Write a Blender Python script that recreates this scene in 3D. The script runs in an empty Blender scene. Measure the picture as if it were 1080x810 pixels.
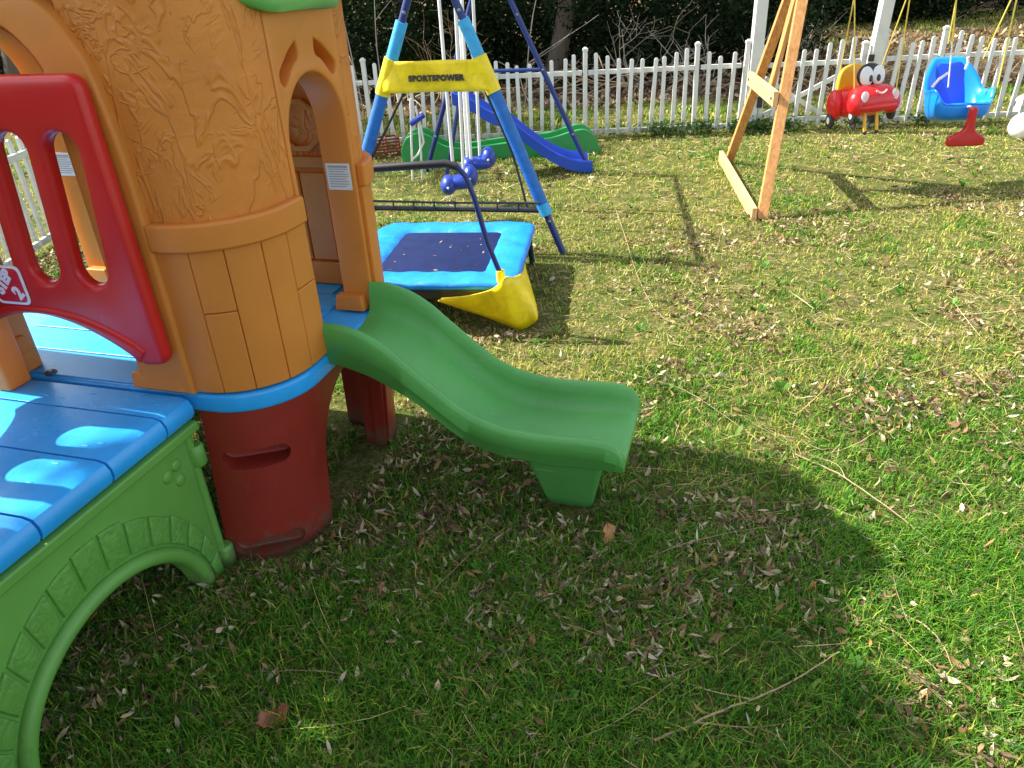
import bpy, bmesh, math, random
import numpy as np
from mathutils import Vector, Matrix, Euler
PI = math.pi
R = math.radians
rnd = random.Random(7)
nr = np.random.default_rng(11)
sc = bpy.context.scene
COL = sc.collection

# ------------------------------------------------------------------ camera model (also used to survey positions)
F_PX, PITCH, ROLL, CAM_H = 786., R(29.0), R(3.1), 1.5
_f = np.array([0, math.cos(PITCH), -math.sin(PITCH)])
_r = np.array([1., 0, 0])
_u = np.cross(_r, _f)
CI = _r*math.cos(ROLL) - _u*math.sin(ROLL)
CJ = _r*math.sin(ROLL) + _u*math.cos(ROLL)
CAMP = np.array([0, 0, CAM_H])
def ray(px, py): return CI*(px-540)/F_PX + CJ*(405-py)/F_PX + _f
def G(px, py, z=0.):
    d = ray(px, py); t = (z-CAM_H)/d[2]; return Vector(CAMP+d*t)
def D(px, py, y):
    d = ray(px, py); return Vector(CAMP+d*(y/d[1]))
def PL(px, py, p, n):
    d = ray(px, py); n = np.array(n); p = np.array(p)
    return Vector(CAMP + d*(((p-CAMP)@n)/(d@n)))

# ------------------------------------------------------------------ materials
def new_mat(name):
    m = bpy.data.materials.new(name); m.use_nodes = True
    nt = m.node_tree
    return m, nt, nt.nodes['Principled BSDF']
def link(nt, a, b): nt.links.new(a, b)
def noise(nt, scale, detail=4, rough=.6, vec=None, dist=0):
    n = nt.nodes.new('ShaderNodeTexNoise'); n.inputs['Scale'].default_value = scale
    n.inputs['Detail'].default_value = detail; n.inputs['Roughness'].default_value = rough
    n.inputs['Distortion'].default_value = dist
    if vec: link(nt, vec, n.inputs['Vector'])
    return n
def ramp(nt, src, stops):
    r = nt.nodes.new('ShaderNodeValToRGB'); e = r.color_ramp.elements
    while len(e) < len(stops): e.new(.5)
    for k, (p, c) in enumerate(stops):
        e[k].position = p; e[k].color = (c[0], c[1], c[2], 1) if len(c) == 3 else c
    link(nt, src, r.inputs['Fac']); return r
def mixc(nt, fac, a, b, mode='MIX'):
    m = nt.nodes.new('ShaderNodeMix'); m.data_type = 'RGBA'; m.blend_type = mode
    for s, v in ((0, fac), (6, a), (7, b)):
        if hasattr(v, 'is_linked'): link(nt, v, m.inputs[s])
        elif isinstance(v, (int, float)): m.inputs[s].default_value = v
        else: m.inputs[s].default_value = (v[0], v[1], v[2], 1)
    return m.outputs[2]
def coords(nt): return nt.nodes.new('ShaderNodeTexCoord').outputs['Object']
def plastic(name, col, rough=.4, bump=.15, bscale=260, var=.12, dirt=.12, spec=.5):
    m, nt, p = new_mat(name); v = coords(nt)
    n1 = noise(nt, 5, 5, .65, v)
    c1 = ramp(nt, n1.outputs['Fac'], [(.3, [x*(1-var) for x in col]), (.7, [min(1, x*(1+var)) for x in col])])
    n2 = noise(nt, 38, 6, .75, v, .4)
    d = ramp(nt, n2.outputs['Fac'], [(.60, (0, 0, 0)), (.74, (dirt, dirt, dirt))])
    dust = [x*.45+.09 for x in col]
    n4 = noise(nt, 2.6, 9, .72, v, .8); g = ramp(nt, n4.outputs['Fac'], [(.50, (0, 0, 0)), (.72, (dirt*.9, dirt*.9, dirt*.9))])
    out = mixc(nt, d.outputs['Color'], c1.outputs['Color'], dust)
    out = mixc(nt, g.outputs['Color'], out, [x*.62+.055 for x in col])
    link(nt, out, p.inputs['Base Color'])
    rr = nt.nodes.new('ShaderNodeMapRange'); link(nt, n1.outputs['Fac'], rr.inputs['Value'])
    rr.inputs['To Min'].default_value = rough-.08; rr.inputs['To Max'].default_value = rough+.12
    link(nt, rr.outputs['Result'], p.inputs['Roughness'])
    p.inputs['Specular IOR Level'].default_value = spec
    n3 = noise(nt, bscale, 3, .5, v)
    b = nt.nodes.new('ShaderNodeBump'); b.inputs['Strength'].default_value = bump; b.inputs['Distance'].default_value = .002
    link(nt, n3.outputs['Fac'], b.inputs['Height']); link(nt, b.outputs['Normal'], p.inputs['Normal'])
    return m
def scuff(m, axis_scale=(3, 60, 60), amt=.35, col=(.62, .66, .58), rot=(0, 0, 0)):
    # fine rubbed streaks running one way
    nt = m.node_tree; p = nt.nodes['Principled BSDF']; v = coords(nt); mp = nt.nodes.new('ShaderNodeMapping'); mp.inputs['Scale'].default_value = axis_scale; mp.inputs['Rotation'].default_value = rot; link(nt, v, mp.inputs['Vector'])
    n = noise(nt, 1.0, 5, .7, mp.outputs['Vector'], .3); k = noise(nt, 7, 4, .6, v, .6)
    a = ramp(nt, n.outputs['Fac'], [(.60, (0, 0, 0)), (.70, (1, 1, 1))]); b = ramp(nt, k.outputs['Fac'], [(.48, (0, 0, 0)), (.66, (amt, amt, amt))])
    f = nt.nodes.new('ShaderNodeMath'); f.operation = 'MULTIPLY'; link(nt, a.outputs['Color'], f.inputs[0]); link(nt, b.outputs['Color'], f.inputs[1])
    src = p.inputs['Base Color'].links[0].from_socket; link(nt, mixc(nt, f.outputs[0], src, col), p.inputs['Base Color']); return m
def splash(m, z1=.16, col=(.10, .075, .045), amt=.75, scale=26):
    nt = m.node_tree; p = nt.nodes['Principled BSDF']; v = coords(nt); sp = nt.nodes.new('ShaderNodeSeparateXYZ'); link(nt, v, sp.inputs[0])
    h = nt.nodes.new('ShaderNodeMapRange'); link(nt, sp.outputs['Z'], h.inputs['Value']); h.inputs['From Min'].default_value = 0; h.inputs['From Max'].default_value = z1; h.inputs['To Min'].default_value = .22; h.inputs['To Max'].default_value = -.10
    n = noise(nt, scale, 7, .72, v, .8); a = nt.nodes.new('ShaderNodeMath'); a.operation = 'ADD'; link(nt, h.outputs[0], a.inputs[0]); link(nt, n.outputs['Fac'], a.inputs[1])
    r = ramp(nt, a.outputs[0], [(.54, (0, 0, 0)), (.68, (amt, amt, amt))])
    src = p.inputs['Base Color'].links[0].from_socket; link(nt, mixc(nt, r.outputs['Color'], src, col), p.inputs['Base Color']); return m
def bark_plastic(name, col, rough=.42):
    # moulded plastic with raised, wandering veins like leathery bark
    m, nt, p = new_mat(name); v = coords(nt)
    mp = nt.nodes.new('ShaderNodeMapping'); mp.inputs['Scale'].default_value = (1.5, 1.5, .62); mp.inputs['Rotation'].default_value = (.75, .55, .3)
    link(nt, v, mp.inputs['Vector'])
    mp2 = nt.nodes.new('ShaderNodeMapping'); mp2.inputs['Scale'].default_value = (1.1, 1.1, 1.5); mp2.inputs['Rotation'].default_value = (-.5, .6, 1.1); link(nt, v, mp2.inputs['Vector'])
    def vein(scale, dist, w, vec=None):
        n = noise(nt, scale, 3.5, .56, (vec or mp).outputs['Vector'], dist)
        a = nt.nodes.new('ShaderNodeMath'); a.operation = 'SUBTRACT'; link(nt, n.outputs['Fac'], a.inputs[0]); a.inputs[1].default_value = .5
        a2 = nt.nodes.new('ShaderNodeMath'); a2.operation = 'ABSOLUTE'; link(nt, a.outputs[0], a2.inputs[0])
        r = nt.nodes.new('ShaderNodeMapRange'); r.interpolation_type = 'SMOOTHSTEP'; link(nt, a2.outputs[0], r.inputs['Value'])
        r.inputs['From Min'].default_value = 0; r.inputs['From Max'].default_value = w
        r.inputs['To Min'].default_value = 1; r.inputs['To Max'].default_value = 0
        return r.outputs['Result']
    a = vein(5.2, .75, .028); b = vein(6.5, 1.1, .036, mp2)
    msk = noise(nt, 4.5, 2, .5, v); mr = ramp(nt, msk.outputs['Fac'], [(.40, (0, 0, 0)), (.50, (1, 1, 1))])
    mx = nt.nodes.new('ShaderNodeMath'); mx.operation = 'MULTIPLY'; link(nt, b, mx.inputs[0]); link(nt, mr.outputs['Color'], mx.inputs[1])
    ad = nt.nodes.new('ShaderNodeMath'); ad.operation = 'MAXIMUM'; link(nt, a, ad.inputs[0]); link(nt, mx.outputs[0], ad.inputs[1])
    und = noise(nt, 16, 4, .6, v, 1.0)
    ad2 = nt.nodes.new('ShaderNodeMath'); ad2.operation = 'MULTIPLY_ADD'; link(nt, und.outputs['Fac'], ad2.inputs[0]); ad2.inputs[1].default_value = .9; link(nt, ad.outputs[0], ad2.inputs[2])
    bp = nt.nodes.new('ShaderNodeBump'); bp.inputs['Strength'].default_value = .62; bp.inputs['Distance'].default_value = .006
    link(nt, ad2.outputs[0], bp.inputs['Height']); link(nt, bp.outputs['Normal'], p.inputs['Normal'])
    n1 = noise(nt, 6, 5, .65, v)
    c1 = ramp(nt, n1.outputs['Fac'], [(.3, [x*.88 for x in col]), (.7, [x*1.1 for x in col])])
    link(nt, c1.outputs['Color'], p.inputs['Base Color']); p.inputs['Roughness'].default_value = rough
    return m
def metal_paint(name, col, rough=.35, chip=.0): return plastic(name, col, rough, .05, 400, .1, .15)
def fabric(name, col, rough=.6, wr=.5, wear=.5):
    m, nt, p = new_mat(name); v = coords(nt)
    n1 = noise(nt, 14, 5, .6, v, .8); n2 = noise(nt, 60, 4, .7, v)
    c = ramp(nt, n1.outputs['Fac'], [(.3, [x*.8 for x in col]), (.7, [min(1, x*1.15) for x in col])])
    d = ramp(nt, n2.outputs['Fac'], [(.62, (0, 0, 0)), (.8, (wear, wear, wear))])
    out = mixc(nt, d.outputs['Color'], c.outputs['Color'], [x*.5+.2 for x in col])
    link(nt, out, p.inputs['Base Color']); p.inputs['Roughness'].default_value = rough
    b = nt.nodes.new('ShaderNodeBump'); b.inputs['Strength'].default_value = wr; b.inputs['Distance'].default_value = .012
    link(nt, n1.outputs['Fac'], b.inputs['Height']); link(nt, b.outputs['Normal'], p.inputs['Normal'])
    return m
def wood(name, a, b, scale=9, axis=2):
    m, nt, p = new_mat(name); v = coords(nt)
    mp = nt.nodes.new('ShaderNodeMapping'); s = [scale*6]*3; s[axis] = scale*.35; mp.inputs['Scale'].default_value = s
    link(nt, v, mp.inputs['Vector']); n1 = noise(nt, 1, 6, .6, mp.outputs['Vector'], .8)
    c = ramp(nt, n1.outputs['Fac'], [(.3, a), (.7, b)]); link(nt, c.outputs['Color'], p.inputs['Base Color'])
    p.inputs['Roughness'].default_value = .6
    bb = nt.nodes.new('ShaderNodeBump'); bb.inputs['Strength'].default_value = .3; bb.inputs['Distance'].default_value = .003
    link(nt, n1.outputs['Fac'], bb.inputs['Height']); link(nt, bb.outputs['Normal'], p.inputs['Normal'])
    return m
def blade_mat(name, trans=.35, rough=.55, spec=.25):
    m, nt, p = new_mat(name)
    at = nt.nodes.new('ShaderNodeAttribute'); at.attribute_name = 'tone'
    link(nt, at.outputs['Color'], p.inputs['Base Color']); p.inputs['Roughness'].default_value = rough
    p.inputs['Specular IOR Level'].default_value = spec
    if trans:
        t = nt.nodes.new('ShaderNodeBsdfTranslucent'); link(nt, at.outputs['Color'], t.inputs['Color'])
        mx = nt.nodes.new('ShaderNodeMixShader'); mx.inputs[0].default_value = trans
        link(nt, p.outputs[0], mx.inputs[1]); link(nt, t.outputs[0], mx.inputs[2])
        link(nt, mx.outputs[0], nt.nodes['Material Output'].inputs['Surface'])
    return m

def glow(m, f):
    # thin rotomoulded plastic lets some daylight through
    nt = m.node_tree; p = nt.nodes['Principled BSDF']; t = nt.nodes.new('ShaderNodeBsdfTranslucent'); t.inputs['Color'].default_value = (.80, .24, .03, 1)
    mx = nt.nodes.new('ShaderNodeMixShader'); mx.inputs[0].default_value = f; link(nt, p.outputs[0], mx.inputs[1]); link(nt, t.outputs[0], mx.inputs[2])
    link(nt, mx.outputs[0], nt.nodes['Material Output'].inputs['Surface']); return m
ORANGE = (.84, .345, .062)
M = {}
M['orange'] = glow(plastic('orange_plastic', ORANGE, .40, .2, 200, .08, .20), .38)
M['bark'] = glow(bark_plastic('orange_bark_plastic', ORANGE), .38)
M['red'] = plastic('red_plastic', (.56, .015, .015), .33, .12, 260, .08, .14)
M['darkred'] = plastic('dark_red_plastic', (.25, .021, .012), .42, .15, 240, .10, .10)
M['blue'] = plastic('blue_plastic', (.026, .37, .88), .24, .15, 240, .10, .25)
M['green'] = plastic('green_plastic', (.125, .345, .058), .42, .15, 240, .09, .22)
M['slide'] = plastic('slide_green_plastic', (.085, .335, .070), .40, .10, 300, .12, .30)
scuff(M['slide'], (2.2, 75, 75), .62, (.40, .58, .36)); scuff(M['slide'], (30, 5, 12), .35, (.05, .16, .05)); scuff(M['blue'], (60, 4, 60), .3, (.5, .62, .72)); scuff(M['darkred'], (30, 30, 5), .22, (.25, .17, .12)); scuff(M['red'], (25, 25, 6), .15, (.6, .25, .25)); scuff(M['green'], (20, 8, 8), .15, (.32, .34, .22)); splash(M['darkred'], .17); splash(M['green'], .15, (.10, .10, .05), .6)
M['roof'] = plastic('roof_green_plastic', (.12, .40, .10), .4, .12, 240, .08, .08)
M['white'] = plastic('white_plastic', (.78, .78, .76), .4, .05)
M['vinyl'] = plastic('white_vinyl', (.66, .66, .62), .45, .08, 200, .10, .55)
splash(M['vinyl'], .28, (.20, .23, .13), .6, 22)
M['black'] = plastic('black_plastic', (.02, .02, .022), .4, .05)
M['print'] = plastic('dark_print', (.03, .03, .03), .6, 0)
M['grey_print'] = plastic('grey_print', (.35, .35, .36), .6, 0)
M['paper'] = plastic('label_paper', (.72, .72, .74), .5, 0, 100, .04, .05)
M['logo_red'] = plastic('logo_red', (.6, .01, .02), .4, 0)
M['logo_white'] = plastic('logo_white', (.82, .80, .80), .4, 0)
M['bolt'] = plastic('bolt_metal', (.25, .25, .26), .3, .05); M['bolt'].node_tree.nodes['Principled BSDF'].inputs['Metallic'].default_value = .8
M['navy_tube'] = metal_paint('navy_tube', (.012, .03, .16))
M['blue_tube'] = metal_paint('royal_blue_tube', (.015, .06, .36))
M['black_tube'] = metal_paint('black_tube', (.012, .016, .03))
M['foam'] = fabric('blue_foam_sleeve', (.012, .14, .45), .55, .25)
M['foam_light'] = fabric('light_blue_foam_sleeve', (.04, .38, .72), .55, .25)
M['yellow_vinyl'] = fabric('yellow_vinyl', (.92, .66, .006), .42, .25, .12)
M['pad'] = fabric('blue_vinyl_pad', (.008, .24, .80), .36, .45, .12)
M['mat'] = fabric('navy_mesh_mat', (.009, .018, .072), .85, .15, .035)
M['mat'].node_tree.nodes['Principled BSDF'].inputs['Specular IOR Level'].default_value = .12
M['glider'] = plastic('dark_blue_plastic', (.012, .045, .34), .33)
M['rod'] = metal_paint('white_rod', (.72, .72, .70))
M['blue_slide'] = plastic('royal_blue_plastic', (.012, .07, .50), .32)
M['far_green'] = plastic('grass_green_plastic', (.02, .27, .06), .38)
M['rust'] = plastic('rust_red_plastic', (.20, .05, .03), .6)
M['cedar'] = wood('cedar_wood', (.42, .17, .045), (.70, .36, .12), 9, 2)
M['cedar_pale'] = wood('pale_cedar_wood', (.62, .36, .14), (.78, .50, .22), 9, 1)
M['toy_red'] = plastic('toy_red_plastic', (.66, .012, .016), .28)
M['toy_yellow'] = plastic('toy_yellow_plastic', (.86, .46, .015), .35)
M['toy_blue'] = plastic('toy_blue_plastic', (.006, .24, .86), .30)
M['toy_navy'] = plastic('toy_deep_blue_plastic', (.006, .07, .60), .35)
M['t_red'] = plastic('restraint_red_plastic', (.50, .012, .014), .35)
M['rope'] = fabric('yellow_rope', (.74, .56, .09), .8, .3)
M['strap'] = fabric('white_strap', (.75, .75, .73), .7, .2)
M['pink'] = plastic('pale_pink_plastic', (.8, .5, .5), .35)
M['grass'] = blade_mat('grass_blades', .35)
M['leaf_dry'] = blade_mat('dry_leaves', .15, .6, .3)
M['foliage'] = blade_mat('foliage_leaves', .15, .85, .08)
M['twig'] = wood('dry_twig', (.26, .17, .09), (.48, .34, .19), 30, 0)
M['bark_brown'] = wood('brown_bark', (.045, .032, .02), (.11, .08, .05), 6, 2)
M['pale_bark'] = wood('pale_bark', (.22, .18, .14), (.42, .36, .29), 6, 2)

# ------------------------------------------------------------------ builders
def finish(o, angle=35, bevel=0, seg=2):
    me = o.data
    me.polygons.foreach_set('use_smooth', [True]*len(me.polygons))
    me.set_sharp_from_angle(angle=R(angle))
    if bevel:
        b = o.modifiers.new('edge', 'BEVEL'); b.width = bevel; b.segments = seg; b.limit_method = 'ANGLE'; b.angle_limit = R(38)
        b.use_clamp_overlap = True; b.harden_normals = True
    return o
class MB:
    def __init__(s): s.v = []; s.f = []; s.m = []
    def add(s, V, Fs, Mx=None, mi=0):
        b = len(s.v)
        s.v += [tuple(Mx @ Vector(p)) if Mx is not None else tuple(p) for p in V]
        s.f += [tuple(i+b for i in q) for q in Fs]; s.m += [mi]*len(Fs); return s
    def box(s, c, size, rot=None, taper=1.0, mi=0, Mx=None):
        x, y, z = [k/2 for k in size]; t = taper
        V = [(-x, -y, -z), (x, -y, -z), (x, y, -z), (-x, y, -z), (-x*t, -y*t, z), (x*t, -y*t, z), (x*t, y*t, z), (-x*t, y*t, z)]
        m = Matrix.Translation(c)
        if rot is not None: m = m @ (rot.to_4x4() if not isinstance(rot, tuple) else Euler(rot).to_matrix().to_4x4())
        if Mx is not None: m = Mx @ m
        return s.add(V, [(3, 2, 1, 0), (4, 5, 6, 7), (0, 1, 5, 4), (1, 2, 6, 5), (2, 3, 7, 6), (3, 0, 4, 7)], m, mi)
    def beam(s, a, b, w, h, up=(0, 0, 1), mi=0):
        a = Vector(a); b = Vector(b); d = b-a; L = d.length; d.normalize()
        u = Vector(up); u = (u-d*u.dot(d)).normalized(); x = u.cross(d)
        m = Matrix((x, u, d)).transposed().to_4x4(); m.translation = (a+b)/2
        return s.box((0, 0, 0), (w, h, L), mi=mi, Mx=m)
    def tube(s, pts, r, seg=10, mi=0, caps=True, closed=False):
        P = [Vector(p) for p in pts]; n = len(P)
        rr = r if isinstance(r, (list, tuple)) else [r]*n
        T = []
        for i in range(n):
            a = P[(i-1) % n] if (i > 0 or closed) else P[i]; b = P[(i+1) % n] if (i < n-1 or closed) else P[i]
            T.append((b-a).normalized())
        ref = Vector((0, 0, 1)) if abs(T[0].z) < .9 else Vector((1, 0, 0))
        N = (ref - T[0]*ref.dot(T[0])).normalized(); V = []; Fs = []
        for i in range(n):
            N = (N - T[i]*N.dot(T[i])).normalized(); B = T[i].cross(N)
            for k in range(seg):
                a = 2*PI*k/seg; V.append(P[i]+(N*math.cos(a)+B*math.sin(a))*rr[i])
        for i in range(n if closed else n-1):
            j = (i+1) % n
            for k in range(seg):
                l = (k+1) % seg; Fs.append((i*seg+k, i*seg+l, j*seg+l, j*seg+k))
        if caps and not closed:
            Fs.append(tuple(reversed(range(seg)))); Fs.append(tuple((n-1)*seg+k for k in range(seg)))
        return s.add(V, Fs, None, mi)
    def loft(s, rings, caps=True, Mx=None, mi=0, closed=True):
        n = len(rings[0]); V = [p for q in rings for p in q]; Fs = []
        for i in range(len(rings)-1):
            for k in range(n if closed else n-1):
                l = (k+1) % n; Fs.append((i*n+k, i*n+l, (i+1)*n+l, (i+1)*n+k))
        if caps and closed:
            Fs.append(tuple(reversed(range(n)))); Fs.append(tuple((len(rings)-1)*n+k for k in range(n)))
        return s.add(V, Fs, Mx, mi)
    def lathe(s, prof, seg=20, Mx=None, mi=0):
        return s.loft([[(r*math.cos(2*PI*k/seg), r*math.sin(2*PI*k/seg), z) for k in range(seg)] for r, z in prof], True, Mx, mi)
    def ell(s, c, r, seg=20, rings=12, Mx=None, e=1.0, mi=0):
        def sp(x): return math.copysign(abs(x)**e, x)
        L = []
        for i in range(rings+1):
            t = -PI/2+PI*i/rings; ct = max(sp(math.cos(t)), 1e-3); st = sp(math.sin(t))
            L.append([(c[0]+r[0]*ct*sp(math.cos(2*PI*k/seg)), c[1]+r[1]*ct*sp(math.sin(2*PI*k/seg)), c[2]+r[2]*st) for k in range(seg)])
        return s.loft(L, True, Mx, mi)
    def obj(s, name, mat, parent=None, angle=35, bevel=0, seg=2):
        me = bpy.data.meshes.new(name); me.from_pydata(s.v, [], s.f); me.update()
        mats = mat if isinstance(mat, (list, tuple)) else [mat]
        for m in mats: me.materials.append(m)
        if len(mats) > 1: me.polygons.foreach_set('material_index', s.m)
        bm = bmesh.new(); bm.from_mesh(me); bmesh.ops.recalc_face_normals(bm, faces=bm.faces); bm.to_mesh(me); bm.free()
        o = bpy.data.objects.new(name, me); COL.objects.link(o)
        if parent is not None: o.parent = parent
        return finish(o, angle, bevel, seg)
def curve_mesh(cu):
    o = bpy.data.objects.new('tmp', cu); COL.objects.link(o)
    dg = bpy.context.evaluated_depsgraph_get(); dg.update()
    me = bpy.data.meshes.new_from_object(o.evaluated_get(dg))
    bm = bmesh.new(); bm.from_mesh(me); bmesh.ops.remove_doubles(bm, verts=bm.verts, dist=1e-5); bm.to_mesh(me); bm.free()
    V = [v.co.copy() for v in me.vertices]; Fs = [tuple(p.vertices) for p in me.polygons]
    bpy.data.objects.remove(o); bpy.data.curves.remove(cu); bpy.data.meshes.remove(me)
    return V, Fs
def prism(outer, holes, depth, bevel=.006, res=2):
    cu = bpy.data.curves.new('c', 'CURVE'); cu.dimensions = '2D'; cu.fill_mode = 'BOTH'
    cu.extrude = max(depth/2-bevel, .0003); cu.bevel_depth = bevel; cu.bevel_resolution = res; cu.offset = -bevel
    for lp in [outer]+list(holes):
        sp = cu.splines.new('POLY'); sp.points.add(len(lp)-1)
        for q, p in zip(sp.points, lp): q.co = (p[0], p[1], 0, 1)
        sp.use_cyclic_u = True
    return curve_mesh(cu)
def text_mesh(body, size, depth=.0006, bold=0.0, spacing=1.0):
    cu = bpy.data.curves.new('t', 'FONT'); cu.body = body; cu.size = size; cu.extrude = depth; cu.offset = bold
    cu.align_x = 'CENTER'; cu.align_y = 'CENTER'; cu.space_character = spacing
    return curve_mesh(cu)
XZ = Matrix(((1, 0, 0, 0), (0, 0, -1, 0), (0, 1, 0, 0), (0, 0, 0, 1)))      # (a,b,c)->(a,-c,b): face -Y
YZ = Matrix(((0, 0, 1, 0), (1, 0, 0, 0), (0, 1, 0, 0), (0, 0, 0, 1)))       # (a,b,c)->(c,a,b): face +X
def T3(x, y, z): return Matrix.Translation((x, y, z))
def smooth(pts, n=6):
    # Catmull-Rom through open points
    P = [np.array(p, float) for p in pts]; out = []
    for i in range(len(P)-1):
        a = P[i-1] if i else 2*P[0]-P[1]; b = P[i]; c = P[i+1]; d = P[i+2] if i+2 < len(P) else 2*P[-1]-P[-2]
        for k in range(n):
            t = k/n
            out.append(.5*((2*b)+(-a+c)*t+(2*a-5*b+4*c-d)*t*t+(-a+3*b-3*c+d)*t**3))
    out.append(P[-1]); return [tuple(p) for p in out]
def rounded(poly, r, n=5):
    out = []; N = len(poly)
    for i in range(N):
        p = Vector(poly[i]); a = (Vector(poly[i-1])-p); b = (Vector(poly[(i+1) % N])-p)
        rr = min(r if not isinstance(r, (list, tuple)) else r[i], a.length*.49, b.length*.49)
        a = p+a.normalized()*rr; b = p+b.normalized()*rr
        for k in range(n+1):
            t = k/n; out.append(tuple(a*(1-t)**2+p*2*t*(1-t)+b*t*t))
    return out
def thing(name, label, cat, loc=(0, 0, 0), rz=0, group=None):
    o = bpy.data.objects.new(name, None); COL.objects.link(o); o.empty_display_size = .1
    o.location = loc; o.rotation_euler = (0, 0, rz); return tag(o, label, cat, group)
def tag(o, label, cat, group=None, kind=None):
    o['label'] = label; o['category'] = cat
    if group: o['group'] = group
    if kind: o['kind'] = kind
    return o
def structure(o): o['kind'] = 'structure'; return o
def raw_mesh(name, verts, tris_quads, tone, mat):
    """verts (N,3); list of (k, idx array (n,k)); tone (N,3)"""
    me = bpy.data.meshes.new(name); me.vertices.add(len(verts)); me.vertices.foreach_set('co', np.ascontiguousarray(verts, np.float32).ravel())
    idx = np.concatenate([a.ravel() for a in tris_quads]).astype(np.int32)
    tot = np.concatenate([np.full(len(a), a.shape[1]) for a in tris_quads]).astype(np.int32)
    st = np.concatenate([[0], np.cumsum(tot)[:-1]]).astype(np.int32)
    me.loops.add(len(idx)); me.loops.foreach_set('vertex_index', idx)
    me.polygons.add(len(tot)); me.polygons.foreach_set('loop_start', st)
    me.polygons.foreach_set('use_smooth', np.ones(len(tot), bool)); me.update(calc_edges=True)
    at = me.color_attributes.new('tone', 'FLOAT_COLOR', 'POINT')
    c = np.ones((len(verts), 4), np.float32); c[:, :3] = tone; at.data.foreach_set('color', c.ravel())
    me.materials.append(mat)
    o = bpy.data.objects.new(name, me); COL.objects.link(o); return o
_ng = nr.random((6, 128, 128))
def vnoise(x, y, scale, layer=0):
    g = _ng[layer]; X = np.asarray(x)*scale+50; Y = np.asarray(y)*scale+50
    i = np.floor(X).astype(int); j = np.floor(Y).astype(int); u = X-i; v = Y-j; u = u*u*(3-2*u); v = v*v*(3-2*v)
    g0 = g[i % 128, j % 128]*(1-u)+g[(i+1) % 128, j % 128]*u; g1 = g[i % 128, (j+1) % 128]*(1-u)+g[(i+1) % 128, (j+1) % 128]*u
    return g0*(1-v)+g1*v
def fbm(x, y, s, layer=0): return (vnoise(x, y, s, layer)+.5*vnoise(x, y, s*2.1, layer+1)+.25*vnoise(x, y, s*4.3, layer+2))/1.75
def sstep(a, b, x): t = np.clip((np.asarray(x, float)-a)/(b-a), 0, 1); return t*t*(3-2*t)
def ground_h(x, y):
    # gentle bank beyond the fence on the right
    return .45*sstep(9.8, 13.2, y)*sstep(2.2, 5.0, x) + .25*sstep(13.5, 18, y)

# ------------------------------------------------------------------ light and world
SUN_EL, SUN_AZ = R(45.5), R(-19)
ld = Vector((math.cos(SUN_AZ)*math.cos(SUN_EL), math.sin(SUN_AZ)*math.cos(SUN_EL), -math.sin(SUN_EL)))
sl = bpy.data.lights.new('sun', 'SUN'); sl.energy = 4.8; sl.angle = R(.53); sl.color = (1, .95, .86)
so = bpy.data.objects.new('sun', sl); COL.objects.link(so); so.rotation_euler = ld.to_track_quat('-Z', 'Y').to_euler(); so.location = (-8, 2, 9)
w = bpy.data.worlds.new('World'); sc.world = w; w.use_nodes = True; nt = w.node_tree
sky = nt.nodes.new('ShaderNodeTexSky'); sky.sky_type = 'NISHITA'; sky.sun_disc = False
sky.sun_elevation = SUN_EL; sky.sun_rotation = math.atan2(-ld.x, -ld.y) % (2*PI); sky.air_density = 1.0; sky.dust_density = 1.5
bg = nt.nodes['Background']; bg.inputs['Strength'].default_value = .15; hs = nt.nodes.new('ShaderNodeHueSaturation'); hs.inputs['Saturation'].default_value = .50; link(nt, sky.outputs[0], hs.inputs['Color']); link(nt, hs.outputs[0], bg.inputs['Color'])
sc.view_settings.view_transform = 'Standard'; sc.view_settings.look = 'None'; sc.view_settings.exposure = 1.27; sc.view_settings.gamma = 1
cam = bpy.data.cameras.new('camera'); cam.sensor_width = 36; cam.lens = F_PX/1080*36; cam.clip_start = .05; cam.clip_end = 500
co = bpy.data.objects.new('camera', cam); COL.objects.link(co)
mw = Matrix((Vector(CI), Vector(CJ), Vector(-_f))).transposed().to_4x4(); mw.translation = Vector(CAMP); co.matrix_world = mw
sc.camera = co

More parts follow.
